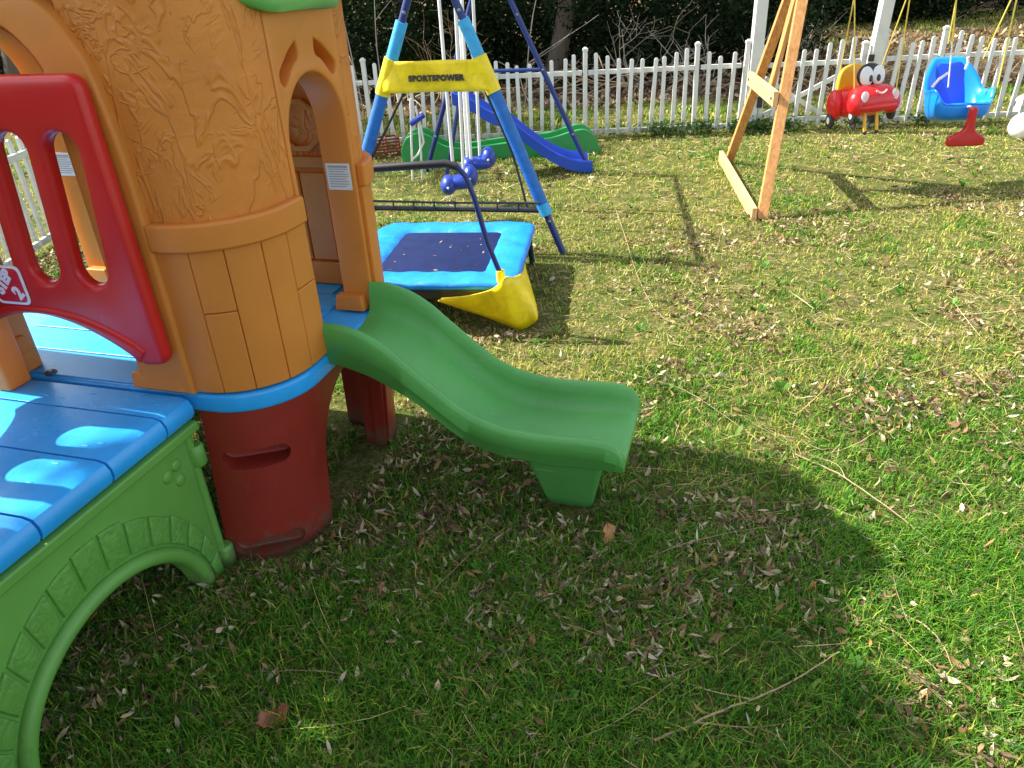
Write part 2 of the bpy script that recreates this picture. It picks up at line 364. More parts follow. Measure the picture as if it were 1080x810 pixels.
# ------------------------------------------------------------------ ground
def build_ground():
    xs = np.concatenate([[-200, -80, -40, -20], np.arange(-12, 16.1, .5), [25, 50, 100, 200]]); ys = np.concatenate([[-200, -60, -20, -8], np.arange(-3, 24.1, .5), [35, 60, 120, 250]])
    X, Y = np.meshgrid(xs, ys); Z = ground_h(X, Y); nx = len(xs)
    V = list(zip(X.ravel().tolist(), Y.ravel().tolist(), Z.ravel().tolist()))
    Fs = [(j*nx+i, j*nx+i+1, (j+1)*nx+i+1, (j+1)*nx+i) for j in range(len(ys)-1) for i in range(nx-1)]
    m, nt, p = new_mat('soil_and_thatch'); v = coords(nt)
    n1 = noise(nt, 1.6, 6, .65, v, .5); n2 = noise(nt, 60, 5, .75, v, 1.2); n3 = noise(nt, 9, 5, .6, v)
    a = ramp(nt, n2.outputs['Fac'], [(.32, (.030, .034, .010)), (.5, (.16, .15, .045)), (.68, (.40, .33, .13))])
    b = ramp(nt, n2.outputs['Fac'], [(.35, (.022, .044, .008)), (.55, (.09, .13, .022)), (.72, (.24, .23, .06))])
    mk = ramp(nt, n3.outputs['Fac'], [(.4, (0, 0, 0)), (.6, (1, 1, 1))])
    c = mixc(nt, mk.outputs['Color'], a.outputs['Color'], b.outputs['Color'])
    # leaf-mould floor where the wood begins, beyond the fence
    sep = nt.nodes.new('ShaderNodeSeparateXYZ'); link(nt, v, sep.inputs[0])
    dd = nt.nodes.new('ShaderNodeMath'); dd.operation = 'MULTIPLY_ADD'; link(nt, n1.outputs['Fac'], dd.inputs[0]); dd.inputs[1].default_value = 1.5; link(nt, sep.outputs['Y'], dd.inputs[2])
    rr = nt.nodes.new('ShaderNodeMapRange'); link(nt, dd.outputs[0], rr.inputs['Value']); rr.inputs['From Min'].default_value = 10.0; rr.inputs['From Max'].default_value = 10.8
    rx = nt.nodes.new('ShaderNodeMapRange'); link(nt, sep.outputs['X'], rx.inputs['Value']); rx.inputs['From Min'].default_value = 14.2; rx.inputs['From Max'].default_value = 13.0
    mm = nt.nodes.new('ShaderNodeMath'); mm.operation = 'MULTIPLY'; link(nt, rr.outputs[0], mm.inputs[0]); link(nt, rx.outputs[0], mm.inputs[1])
    mould = ramp(nt, n2.outputs['Fac'], [(.32, (.04, .028, .016)), (.52, (.16, .105, .062)), (.75, (.34, .24, .15))])
    c = mixc(nt, mm.outputs[0], c, mould.outputs['Color'])
    link(nt, c, p.inputs['Base Color']); p.inputs['Roughness'].default_value = .9; p.inputs['Specular IOR Level'].default_value = .1
    bp = nt.nodes.new('ShaderNodeBump'); bp.inputs['Strength'].default_value = .8; bp.inputs['Distance'].default_value = .02
    link(nt, n2.outputs['Fac'], bp.inputs['Height']); link(nt, bp.outputs['Normal'], p.inputs['Normal'])
    mb = MB(); mb.add(V, Fs); return structure(mb.obj('ground', m))
build_ground()

def frustum_pts(n, y0, y1, margin=1.25):
    """random points inside the wedge of lawn the photograph looks over (with a margin for a step aside)"""
    out = []
    tot = 0
    while tot < n:
        y = np.sqrt(nr.uniform((y0+.4)**2, (y1+.4)**2, n))-.4; x = nr.uniform(-1, 1, n)*(.80*y1+margin)
        k = np.abs(x) < .80*y+margin; out.append(np.stack([x[k], y[k]], 1)); tot += k.sum()
    return np.concatenate(out)[:n]
def wedge_area(y0, y1, margin=1.25): return .80*(y1*y1-y0*y0)+2*margin*(y1-y0)
# footprints where no grass grows through
def rootfree(x, y):
    ca, sa = .954, -.300
    u = x*ca+y*sa+1.69; v = x*.300+y*.954-1.83
    inside = (np.abs(u) < .575) & (np.abs(v) < .46) & ~((np.abs(u) < .44) & (np.abs(v) < .28))
    inside |= (np.abs(u-1.285) < .085) & (np.abs(v-.02) < .085)
    inside |= (np.abs(u-.36) < .045) & (np.abs(v+.50) < .05)
    return ~inside
GREENS = np.array([(.055, .20, .009), (.098, .27, .013), (.18, .34, .022), (.030, .122, .008)])
STRAW = np.array([(.48, .37, .15), (.60, .49, .25), (.35, .25, .10), (.46, .41, .13)])
YELG = np.array([(.39, .43, .050), (.54, .52, .085), (.28, .34, .034)])
def build_grass():
    Vs, Qs, Ts, Cs = [], [], [], []; base = 0
    for (y0, y1, dens, hm, wm) in ((.45, 1.7, 30000, .030, .0027), (1.7, 3.0, 16000, .028, .0033), (3.0, 5.2, 7500, .026, .0046), (5.2, 8.0, 3600, .028, .0062), (8.0, 14.5, 1100, .06, .011)):
        n = int(wedge_area(y0, y1)*dens); p = frustum_pts(n, y0, y1)
        # gather part of the blades into tufts
        nt_ = max(20, n//28); c = frustum_pts(nt_, y0, y1); k = nr.random(n) < .55
        p[k] = c[nr.integers(0, nt_, k.sum())]+nr.normal(0, .016+.004*y0, (k.sum(), 2))
        keep = rootfree(p[:, 0], p[:, 1])
        lush = fbm(p[:, 0], p[:, 1], 1.5, 0)*.6+fbm(p[:, 0], p[:, 1], 5.5, 2)*.4
        far = sstep(1.5, 3.6, p[:, 1])*.27+.10*sstep(9, 10, p[:, 1])
        lush = lush-far+.13*sstep(2.4, 1.4, p[:, 1])+.07
        keep &= nr.random(n) < np.clip(.42+1.6*(lush-.28), .34, 1)
        beyond = p[:, 1] > 9.8+.5*vnoise(p[:, 0], p[:, 1], 1.0, 3); keep &= ~(beyond & ((p[:, 0] < 3.8) | (p[:, 1] < 10.6)))
        p = p[keep]; lush = lush[keep]; n = len(p)
        h = hm*(.5+nr.random(n)*.9)*(.65+.95*np.clip(lush*1.5-.2, 0, 1)); w_ = wm*(.7+.6*nr.random(n))
        a = nr.uniform(0, 2*PI, n); d = np.stack([np.cos(a), np.sin(a)], 1); s = np.stack([-d[:, 1], d[:, 0]], 1)
        lean = nr.uniform(.25, 1.25, n)*h
        typ = nr.random(n)
        g = GREENS[nr.integers(0, 4, n)]; yl = YELG[nr.integers(0, 3, n)]; st = STRAW[nr.integers(0, 4, n)]
        pg = np.clip(.33+(lush-.33)*3.2+.27*sstep(2.4, 1.5, p[:, 1]), .07, .92); col = np.where((typ < pg)[:, None], g, np.where((typ < pg+.58*(1-pg))[:, None], yl, st))
        col = col*nr.uniform(.75, 1.25, (n, 1))
        dry = typ > pg+.58*(1-pg); lean[dry] *= 1.6; h[dry] *= .65
        z0 = ground_h(p[:, 0], p[:, 1])
        mid = p+d*(lean*.35)[:, None]; tip = p+d*lean[:, None]
        V = np.empty((n, 5, 3)); V[:, 0, :2] = p-s*(w_/2)[:, None]; V[:, 1, :2] = p+s*(w_/2)[:, None]
        V[:, 2, :2] = mid+s*(w_*.42)[:, None]; V[:, 3, :2] = mid-s*(w_*.42)[:, None]; V[:, 4, :2] = tip
        V[:, 0, 2] = V[:, 1, 2] = z0-.003; V[:, 2, 2] = V[:, 3, 2] = z0+h*.62; V[:, 4, 2] = z0+h*nr.uniform(.55, 1.0, n)
        b = base+5*np.arange(n)[:, None]; Qs.append(b+np.array([[0, 1, 2, 3]])); Ts.append(b+np.array([[3, 2, 4]]))
        Vs.append(V.reshape(-1, 3)); Cs.append(np.repeat(col, 5, 0)); base += 5*n
    o = raw_mesh('grass', np.concatenate(Vs), [np.concatenate(Qs), np.concatenate(Ts)], np.concatenate(Cs), M['grass'])
    tag(o, 'short patchy lawn grass, green tufts mixed with yellow straw', 'grass', kind='stuff'); return o
build_grass()
def build_weeds():
    Vs, Cs = [], []
    for (y0, y1, n) in ((.6, 2.0, 70), (2.0, 4.0, 150), (4.0, 7.8, 260)):
        c = frustum_pts(n, y0, y1); c = c[rootfree(c[:, 0], c[:, 1])]
        for q in c:
            m_ = nr.integers(6, 13); a = nr.uniform(0, 2*PI, m_); L = nr.uniform(.014, .034, m_); W_ = L*nr.uniform(.30, .6, m_); r0 = nr.uniform(.002, .012, m_)
            d = np.stack([np.cos(a), np.sin(a)], 1); s_ = np.stack([-d[:, 1], d[:, 0]], 1); V = np.zeros((m_, 8, 3)); zt = nr.uniform(.010, .034, m_)
            for k, (t, wv) in enumerate(((0, .1), (.4, .8), (.75, 1.0), (1.0, .2))):
                ctr = q+d*(r0+L*t)[:, None]; zz = .008+zt*math.sin(min(t*1.3, 1.5))
                V[:, 2*k, :2] = ctr-s_*(W_*wv*.5)[:, None]; V[:, 2*k+1, :2] = ctr+s_*(W_*wv*.5)[:, None]; V[:, 2*k, 2] = V[:, 2*k+1, 2] = zz
            Vs.append(V); col = np.array([(.06, .19, .015), (.10, .25, .03), (.04, .13, .014), (.16, .28, .04)])[nr.integers(0, 4)]; Cs.append(np.repeat(col[None]*nr.uniform(.8, 1.2, (m_, 1)), 8, 0))
    V = np.concatenate(Vs).reshape(-1, 3); n = len(V)//8
    Q = (8*np.arange(n)[:, None, None]+np.array([[0, 1, 3, 2], [2, 3, 5, 4], [4, 5, 7, 6]])[None]).reshape(-1, 4)
    tag(raw_mesh('lawn_weeds', V, [Q], np.concatenate(Cs), M['grass']), 'small broad leaved weeds growing among the lawn grass', 'weeds', kind='stuff')
build_weeds()

def leaf_verts(n, L, W, curl):
    """n slender curled leaves lying on the ground: 2x4 strip, local coords (n,8,3)"""
    t = np.array([0, .33, .68, 1.0]); wv = np.array([.06, 1.0, .85, .04])
    V = np.zeros((n, 8, 3))
    for k in range(4):
        x = (t[k]-.5)*L; zc = curl*((t[k]-.5)*2)**2*L*.35
        fold = W*wv[k]*.5*nr.uniform(.1, .7, n)
        V[:, 2*k, 0] = x; V[:, 2*k+1, 0] = x; V[:, 2*k, 1] = -W*wv[k]*.5; V[:, 2*k+1, 1] = W*wv[k]*.5
        V[:, 2*k, 2] = zc+fold; V[:, 2*k+1, 2] = zc
    return V
def place(V, p, z, tilt=.5):
    n = len(V); a = nr.uniform(0, 2*PI, n); rx = nr.normal(0, tilt, n); ry = nr.normal(0, tilt*.6, n)
    x, y, zz = V[..., 0], V[..., 1], V[..., 2]
    y2 = y*np.cos(rx)[:, None]-zz*np.sin(rx)[:, None]; z2 = y*np.sin(rx)[:, None]+zz*np.cos(rx)[:, None]
    x2 = x*np.cos(ry)[:, None]+z2*np.sin(ry)[:, None]; z3 = -x*np.sin(ry)[:, None]+z2*np.cos(ry)[:, None]
    out = np.empty_like(V); out[..., 0] = x2*np.cos(a)[:, None]-y2*np.sin(a)[:, None]+p[:, :1]; out[..., 1] = x2*np.sin(a)[:, None]+y2*np.cos(a)[:, None]+p[:, 1:2]
    out[..., 2] = z3-z3.min(1, keepdims=True)+z[:, None]; return out
LQ = np.array([[0, 1, 3, 2], [2, 3, 5, 4], [4, 5, 7, 6]])
LEAFC = np.array([(.33, .22, .11), (.19, .11, .055), (.46, .35, .21), (.11, .065, .035), (.58, .48, .33), (.17, .11, .065), (.31, .17, .07)])
def build_litter():
    Vs, Cs = [], []
    for (y0, y1, dens, L, W) in ((.45, 1.8, 2900, .034, .0084), (1.8, 3.2, 1400, .034, .0092), (3.2, 5.0, 480, .036, .011), (5.0, 8.0, 90, .04, .013), (9.4, 12.2, 260, .09, .035)):
        n = int(wedge_area(y0, y1)*dens*2); p = frustum_pts(n, y0, y1)
        cl = fbm(p[:, 0], p[:, 1], 3.0, 1); k = nr.random(n) < np.clip((cl-.44)*5.0, .03, .98); p = p[k]; n = len(p)
        nc = max(10, n//9); ctr = p[nr.integers(0, n, nc)]; i_ = nr.integers(0, nc, n); k = nr.random(n) < .72; ang = ctr[:, 0]*37 % PI
        off = nr.normal(0, 1, (n, 2))*np.array([.085, .030]); rot = ang[i_]; q = ctr[i_]+np.stack([off[:, 0]*np.cos(rot)-off[:, 1]*np.sin(rot), off[:, 0]*np.sin(rot)+off[:, 1]*np.cos(rot)], 1); p[k] = q[k]
        k = rootfree(p[:, 0], p[:, 1]); p = p[k]; n = len(p)
        V = leaf_verts(n, (L*nr.uniform(.35, 1.5, n)), W*nr.uniform(.4, 1.7, n), nr.uniform(-.3, 1.6, n))
        z = ground_h(p[:, 0], p[:, 1])+nr.uniform(.006, .027, n)
        Vs.append(place(V, p, z, .7)); Cs.append(np.repeat(LEAFC[nr.integers(0, 7, n)]*nr.uniform(.7, 1.2, (n, 1)), 8, 0))
    mat_p = np.stack([nr.uniform(-.60, -.10, 16), nr.uniform(3.45, 4.0, 16)], 1); uv_p = np.stack([nr.uniform(-1.98, -1.40, 9), nr.uniform(.75, 1.32, 9)], 1)
    deck_p = np.stack([.954*uv_p[:, 0]+.300*uv_p[:, 1], -.300*uv_p[:, 0]+.954*uv_p[:, 1]], 1)
    for q, z, L in ((mat_p, .236, .026), (deck_p, .559, .016)):
        n = len(q); V = leaf_verts(n, L*nr.uniform(.4, 1.3, n), L*.28*nr.uniform(.5, 1.4, n), nr.uniform(-.2, .8, n)); Vs.append(place(V, q, np.full(n, z), .15)); Cs.append(np.repeat(LEAFC[nr.integers(0, 7, n)], 8, 0))
    V = np.concatenate([v.reshape(-1, 3) for v in Vs]); n = len(V)//8
    Q = (8*np.arange(n)[:, None, None]+LQ[None]).reshape(-1, 4)
    o = raw_mesh('leaf_litter', V, [Q], np.concatenate(Cs), M['leaf_dry'])
    tag(o, 'slender tan dead leaves scattered through the lawn', 'leaves', kind='stuff')
    # dry straw and fine stalks lying in the turf
    Vs, Cs = [], []
    for (y0, y1, dens, L, W) in ((.45, 1.9, 60, .17, .0015), (1.9, 3.6, 45, .18, .0022), (.45, 1.8, 900, .045, .0012), (1.8, 3.2, 1000, .045, .0016), (3.2, 5.5, 650, .05, .0026), (5.5, 8.0, 420, .07, .0045)):
        n = int(wedge_area(y0, y1)*dens); p = frustum_pts(n, y0, y1); cl = fbm(p[:, 0], p[:, 1], 2.2, 3); k = (nr.random(n) < np.clip((cl-.25)*2.2, .15, 1)) & rootfree(p[:, 0], p[:, 1]); p = p[k]; n = len(p)
        V = leaf_verts(n, L*nr.uniform(.5, 1.8, n), W*nr.uniform(.7, 1.5, n), nr.uniform(-.1, .25, n)); V[:, :2, 1] *= 6; V[:, 6:, 1] *= 6
        z = ground_h(p[:, 0], p[:, 1])+nr.uniform(.006, .026, n)
        Vs.append(place(V, p, z, .22)); Cs.append(np.repeat(STRAW[nr.integers(0, 4, n)]*nr.uniform(.6, 1.25, (n, 1)), 8, 0))
    V = np.concatenate([v.reshape(-1, 3) for v in Vs]); n = len(V)//8
    Q = (8*np.arange(n)[:, None, None]+LQ[None]).reshape(-1, 4)
    o = raw_mesh('dry_straw', V, [Q], np.concatenate(Cs), M['leaf_dry'])
    tag(o, 'dry straw and thatch lying in the lawn', 'straw', kind='stuff')
build_litter()

def big_leaf(loc, L, W, rz, col, label, lobes=True):
    mb = MB(); rings = []
    n = 11
    for i in range(n):
        t = i/(n-1); wv = math.sin(PI*min(1, t*.96+.04))**.6*(1+.28*math.sin(t*17+rz)*(1 if lobes else .3)); x = (t-.5)*L; zc = .016*math.cos(t*5+rz)+.012*t
        rings.append([(x+.1*L*abs(k)*(1 if t < .6 else -.3), k*W*.5*wv, zc+.16*W*abs(k)**1.5*(.6+.4*math.sin(t*9))+.004*math.sin(k*7+t*13)) for k in (-1, -.6, -.2, 0, .2, .6, 1)])
    mb.loft(rings, False, None, 0, False)
    m, nt, p = new_mat('brown_leaf'); v = coords(nt); nn = noise(nt, 70, 5, .7, v)
    c = ramp(nt, nn.outputs['Fac'], [(.3, [x*.55 for x in col]), (.7, col)]); link(nt, c.outputs['Color'], p.inputs['Base Color']); p.inputs['Roughness'].default_value = .55
    o = mb.obj('fallen_leaf', m, None, 60); s = o.modifiers.new('s', 'SOLIDIFY'); s.thickness = .0008
    o.location = loc; o.rotation_euler = (.1, -.12, rz); tag(o, label, 'leaf', 'large fallen leaves on the lawn'); return o
p = G(293, 768); big_leaf((p.x, p.y, .030), .078, .064, .4, (.34, .13, .055), 'broad reddish brown dead leaf beside the green bridge arch')
p = G(643, 575); big_leaf((p.x, p.y, .030), .068, .040, 1.9, (.50, .24, .07), 'orange brown curled leaf on shaded grass right of the slide foot')
p = G(560, 688); big_leaf((p.x, p.y, .028), .034, .022, .8, (.42, .24, .09), 'small tan leaf lying in shaded grass below the slide foot')
p = G(404, 633); big_leaf((p.x, p.y, .028), .034, .022, 2.4, (.28, .14, .07), 'small brown leaf in the grass right of the dark red base')

def stick(pts, r, label, cat='stick', forks=()):
    mb = MB(); P = smooth([(a.x, a.y, z) for a, z in pts], 6)
    P = [(x+rnd.uniform(-1, 1)*r*.8, y+rnd.uniform(-1, 1)*r*.8, z+rnd.uniform(-1, 1)*r*.6) for x, y, z in P]
    n = len(P); mb.tube(P, [r*(1-.6*i/(n-1)) for i in range(n)], 6)
    for f in forks:
        q = smooth([(a.x, a.y, z) for a, z in f], 4); mb.tube(q, [r*.6*(1-.6*i/(len(q)-1)) for i in range(len(q))], 5)
    o = mb.obj('stick', M['twig']); return tag(o, label, cat, 'dry sticks and stalks lying on the lawn')
def S(*a): return [(G(px, py), z) for px, py, z in a]
stick(S((690, 785, .014), (760, 757, .022), (830, 728, .026), (884, 696, .03)), .0034, 'thick straight tan stick in front of the lawn shade edge', forks=(S((735, 768, .02), (790, 772, .016), (836, 766, .014)), S((790, 745, .025), (750, 735, .02), (715, 722, .016))))
stick(S((838, 482, .012), (890, 512, .03), (945, 552, .03), (1000, 590, .015)), .0026, 'long tan stalk crossing the right end of the tower shadow', forks=(S((890, 512, .03), (880, 500, .04), (850, 487, .03)),))
stick(S((415, 672, .012), (470, 620, .034), (520, 575, .036), (566, 545, .02)), .0014, 'thin green stalk leaning over shaded grass below the slide')
stick(S((560, 800, .01), (640, 775, .03), (700, 735, .03), (752, 688, .02)), .0013, 'thin bent stalk left of the thick tan stick')
stick(S((640, 610, .012), (720, 585, .04), (800, 565, .03), (880, 556, .014)), .0012, 'fine arching stalk crossing the middle of the tower shadow')
stick(S((935, 640, .012), (985, 680, .03), (1012, 735, .02)), .0024, 'short brown stick on sunlit grass at the lower right')
stick(S((268, 712, .012), (330, 716, .03), (380, 718, .016)), .0013, 'pale stalk lying level above the broad reddish leaf')
stick(S((330, 660, .03), (352, 700, .03), (390, 745, .01)), .0012, 'thin slanting stalk near the broad reddish leaf')
stick(S((560, 648, .012), (640, 682, .034), (735, 702, .018)), .0013, 'fine stalk running right across shaded grass in front of the slide')
stick(S((640, 392, .012), (720, 418, .03), (800, 470, .02)), .0016, 'pale stalk on sunny grass just beyond the slide end')
stick(S((940, 700, .014), (990, 732, .02), (1030, 752, .014)), .0026, 'short dark twig in the sunny grass at the lower right corner')
stick(S((650, 225, .02), (690, 330, .02), (760, 345, .02)), .0022, 'long bent stalk on the sunny lawn right of the trampoline')

# ------------------------------------------------------------------ PLAYSET (toddler climber): root local x=u, y=v
UDIR = math.atan2(-.300, .954)
ps = thing('play_climber', 'plastic tower climber in orange, blue, dark red and green with short slide and railed bridge', 'playset',
           (.954*-1.69+.300*1.83, -.300*-1.69+.954*1.83, 0), UDIR)
HX, HY, RC = .600, .412, .2
def arc_path(sx, sy, x0, y0, off=0., n=12):
    """plan path round one corner of the tower, from (x0, +-HY) to (+-HX, y0)"""
    P = [(x0, -(HY+off))]
    cx, cy = HX-RC, -(HY-RC)
    for k in range(n+1):
        a = -PI/2+PI/2*k/n; P.append((cx+(RC+off)*math.cos(a), cy+(RC+off)*math.sin(a)))
    if y0 > cy+.002: P.append((HX+off, y0))
    elif y0 < cy-.002: P = [q for q in P if q[1] <= y0]
    return [(sx*x, sy*y) if True else 0 for x, y in P]
def path_normals(P):
    N = []
    for i in range(len(P)):
        a = Vector(P[max(i-1, 0)]); b = Vector(P[min(i+1, len(P)-1)]); d = (b-a).normalized(); N.append(Vector((d.y, -d.x)))
    return N
def base_scale(z): f = max(0, min(1, z/.5)); return .935+.065*f, 1.075-.075*f
def path_solid(mb, P, t, z0, z1, s0=1., nz=1, flip=1):
    N = path_normals(P); rings = []
    for (p, n) in zip(P, N):
        q = Vector(p)-n*t*flip
        out = []
        for k in range(nz+1):
            f = k/nz; a, b = (1, 1) if s0 == 1 else base_scale(z0+(z1-z0)*f); out.append((p[0]*a, p[1]*b, z0+(z1-z0)*f))
        for k in range(nz, -1, -1):
            f = k/nz; a, b = (1, 1) if s0 == 1 else base_scale(z0+(z1-z0)*f); out.append((q.x*a, q.y*b, z0+(z1-z0)*f))
        rings.append(out)
    return mb.loft(rings)
def resample(P, n):
    L = [0]
    for a, b in zip(P, P[1:]): L.append(L[-1]+(Vector(b)-Vector(a)).length)
    out = []
    for k in range(n+1):
        s = L[-1]*k/n; i = max(j for j in range(len(L)) if L[j] <= s+1e-9); i = min(i, len(P)-2)
        t = (s-L[i])/max(L[i+1]-L[i], 1e-9); out.append(tuple(Vector(P[i]).lerp(Vector(P[i+1]), t)))
    return out, L[-1]
CORN = [(1, 1, .28, -.142), (-1, 1, .28, -.30), (1, -1, .0, -.202), (-1, -1, .0, -.285)]
def build_tower(root, dy=0, mirror=1):
    ch = []
    for sx, sy, x0, y0 in CORN:
        flip = sx*sy
        m = MB(); path_solid(m, arc_path(sx, sy, x0, y0), .035, .562, 1.50, flip=flip); cw = m.obj('corner_wall', M['bark'], root, 35, .006, 2)
        ch.append(cw)
        m = MB(); P = arc_path(sx, sy, max(x0+.085, .0) if sy == 1 else x0, y0, .0); P = [tuple(Vector(p)+n*.026*flip) for p, n in zip(P, path_normals(P))]
        path_solid(m, P, .03, .950, 1.020, flip=flip); ch.append(m.obj('trim_band', M['orange'], cw, 35, .009, 3))
        m = MB(); P, L = resample(arc_path(sx, sy, max(x0+.085, .0) if sy == 1 else x0, y0, .0), 48); nb = max(4, round(L/.082)); st = 48/nb
        P = [tuple(Vector(p)+n*.012*flip) for p, n in zip(P, path_normals(P))]
        for b in range(nb):
            a = int(round(b*st)); e = int(round((b+1)*st)); seg = P[a:e+1]
            d0 = (Vector(seg[1])-Vector(seg[0])).normalized()*.0009; d1 = (Vector(seg[-2])-Vector(seg[-1])).normalized()*.0009
            seg[0] = tuple(Vector(seg[0])+d0); seg[-1] = tuple(Vector(seg[-1])+d1)
            cut = [.565, .952] if b % 3 != 1 else [.565, .70+.09*((b*7) % 3), .952]
            for z0, z1 in zip(cut, cut[1:]): path_solid(m, seg, .02, z0+.0012, z1-.0012, flip=flip)
        ch.append(m.obj('plank_cladding', M['orange'], cw, 35, .003, 2))
        # dark red leg of the base
        m = MB(); path_solid(m, arc_path(sx, sy, .36, -.205, .004), .10, 0, .502, .955, 4, flip=flip)
        leg = m.obj('base_leg', M['darkred'], root, 40)
        if sx == 1 and sy == 1:
            cut = MB()
            for ang, zc, hw, hh in ((-62, .350, .062, .031), (-60, .050, .070, .030)):
                a = R(ang); c = (HX-RC+(RC+.012)*math.cos(a), -(HY-RC)+(RC+.012)*math.sin(a), zc); sx_, sy_ = base_scale(zc)
                outl = [(-hw+hh*math.cos(t)*1, hh*math.sin(t)) if math.cos(t) < 0 else (hw+hh*math.cos(t), hh*math.sin(t)) for t in [2*PI*k/24+PI/2 for k in range(24)]]
                V, Fs = prism(outl, [], .165 if zc > .2 else .11, .006)
                Mx = T3(c[0]*sx_, c[1]*sy_, zc) @ Matrix.Rotation(a+PI/2, 4, 'Z') @ XZ
                cut.add(V, Fs, Mx)
            co_ = cut.obj('cut', M['darkred'], root)
            bo = leg.modifiers.new('b', 'BOOLEAN'); bo.object = co_; bo.operation = 'DIFFERENCE'; bo.solver = 'EXACT'
            dg = bpy.context.evaluated_depsgraph_get(); dg.update(); me = bpy.data.meshes.new_from_object(leg.evaluated_get(dg))
            leg.modifiers.clear(); leg.data = me; bpy.data.objects.remove(co_); finish(leg, 40)
        b = leg.modifiers.new('edge', 'BEVEL'); b.width = .006; b.segments = 2; b.limit_method = 'ANGLE'; b.angle_limit = R(50)
        ch.append(leg)
    # doorway panels in the two side walls
    for sx, ya, yb in ((1, -.142, .202), (-1, -.30, .285)):
        c = (ya+yb)/2; a = (yb-ya)/2-.020; zs, zt = (1.125, 1.295) if sx > 0 else (1.22, 1.462)
        inner = [(c-a, .562)]+[(c-a*math.cos(t), zs+(zt-zs)*math.sin(t)) for t in [PI*k/20 for k in range(21)]]+[(c+a, .562)]
        outer = [(ya+.0015, .562), (ya+.0015, 1.5), (yb-.0015, 1.5), (yb-.0015, .562)]
        leaf1 = smooth([(c-.045, 1.372), (c-.085, 1.352), (c-.138, 1.310), (c-.140, 1.285), (c-.118, 1.276), (c-.075, 1.316), (c-.042, 1.336), (c-.045, 1.372)], 4)[:-1]
        leaf2 = [(2*c-x, z) for x, z in leaf1]
        V, Fs = prism(outer+inner[::-1], [leaf1, leaf2] if sx > 0 else [], .10, .006, 2)
        m = MB(); m.add(V, Fs, T3(sx*(HX-.050+.002), 0, 0) @ YZ)
        if sx > 0: m.box((sx*(HX-.060), c, 1.345), (.006, yb-ya-.03, .12))
        pan = m.obj('door_surround', M['orange'], root, 40)
        # feet of the jambs
        for s in (-1, 1):
            yy = c+s*(a+.0); m = MB(); m.box((sx*(HX-.065), yy-s*.016, .590), (.105, .045, .05), None, .82); m.obj('jamb_foot', M['orange'], pan, 35, .005)
        ch.append(pan)
        m = MB(); X = sx*(HX-.048); Y = c+a-.0015; lab = MB()
        lab.box((X, Y, .986), (.078, .002, .078)); lb = lab.obj('warning_label', M['paper'], pan)
        m = MB()
        for k in range(9): m.box((X-.004*(k % 3 == 2), Y-.0013, 1.016-k*.0073), (.064-.012*(k % 3 == 2), .0008, .0024 if k else .006))
        m.obj('label_print', M['grey_print'], lb)
    # front opening frame with rounded arch
    po = smooth([(.372, .562), (.372, .9), (.370, 1.12), (.360, 1.25), (.342, 1.366), (.320, 1.412), (.290, 1.462), (.240, 1.502), (.14, 1.545), (0, 1.56)], 4)
    pi = [(.215, .562), (.215, 1.30)]+smooth([(.222, 1.36), (.205, 1.392), (.161, 1.438), (.115, 1.456), (0, 1.47)], 4)
    outer = po+[(-x, z) for x, z in po[-2::-1]]; inner = pi+[(-x, z) for x, z in pi[-2::-1]]
    V, Fs = prism(outer+inner[::-1], [], .09, .010, 3)
    m = MB(); m.add(V, Fs, T3(0, -HY+.020, 0) @ XZ)
    fr = m.obj('front_arch', M['orange'], root, 40)
    for s in (-1, 1):
        m = MB(); (m.box((s*.248, -HY-.012, .592), (.115, .115, .058), None, .86), m.box((s*.225, -HY-.0, .640), (.055, .09, .05), None, .7)) if s < 0 else m.box((s*.268, -HY+.004, .588), (.17, .062, .046), None, .93)
        m.obj('post_foot', M['orange'], fr, 35, .006)
    ch.append(fr)
    # solid back wall with moulded planks and a round window pattern inside
    m = MB(); m.box((0, HY-.012, 1.03), (.04, .03, .936))
    for k in range(10):
        x = -.45+k*.1; m.box((x, HY-.042, .80), (.094, .012, .30)); 
    m.box((0, HY-.042, .605), (1.0, .03, .08)); m.box((0, HY-.042, .985), (1.0, .016, .035))
    for cx in (-.22, .33):
        V, Fs = prism([(.085*math.cos(2*PI*k/10), .085*math.sin(2*PI*k/10)) for k in range(10)], [[(.068*math.cos(2*PI*k/10), .068*math.sin(2*PI*k/10)) for k in range(10)]], .014, .003)
        m.add(V, Fs, T3(cx, HY-.042, 1.10) @ XZ)
    m.box((0, HY-.028, 1.03), (1.02, .012, .936)); m.box((0, HY-.042, 1.33), (1.0, .012, .16))
    ch.append(m.obj('back_panel', M['orange'], root, 35, .004))
    # base arches between legs
    for nm, L0, L1, place_ in (('side', -.205, .205, None),):
        for sx in (1, -1):
            o_ = [(L0+.002, .0), (L0+.002, .500), (L1-.002, .500), (L1-.002, .0)]
            i_ = [(L0+.012, 0)]+[(-(.192)*math.cos(t), .20+.27*math.sin(t)**.85) for t in [PI*k/18 for k in range(19)]]+[(L1-.012, 0)]
            V, Fs = prism(o_+i_[::-1], [], .05, .006); m = MB(); m.add([(v[0], v[1], v[2]) for v in V], Fs, T3(sx*(HX-.028), 0, 0) @ YZ)
            m.v = [(x*base_scale(z)[0], y*base_scale(z)[1], z) for x, y, z in m.v]; ch.append(m.obj('base_arch', M['darkred'], root, 40))
    m = MB(); V, Fs = prism([(-.36, .30), (-.36, .5), (.36, .5), (.36, .30)], [], .03, .005); m.add(V, Fs, T3(0, HY-.02, 0) @ XZ); m.obj('base_rail', M['darkred'], root)
    # blue deck slab
    hx, hy, r = HX+.010, HY+.010, RC+.01; ol = []
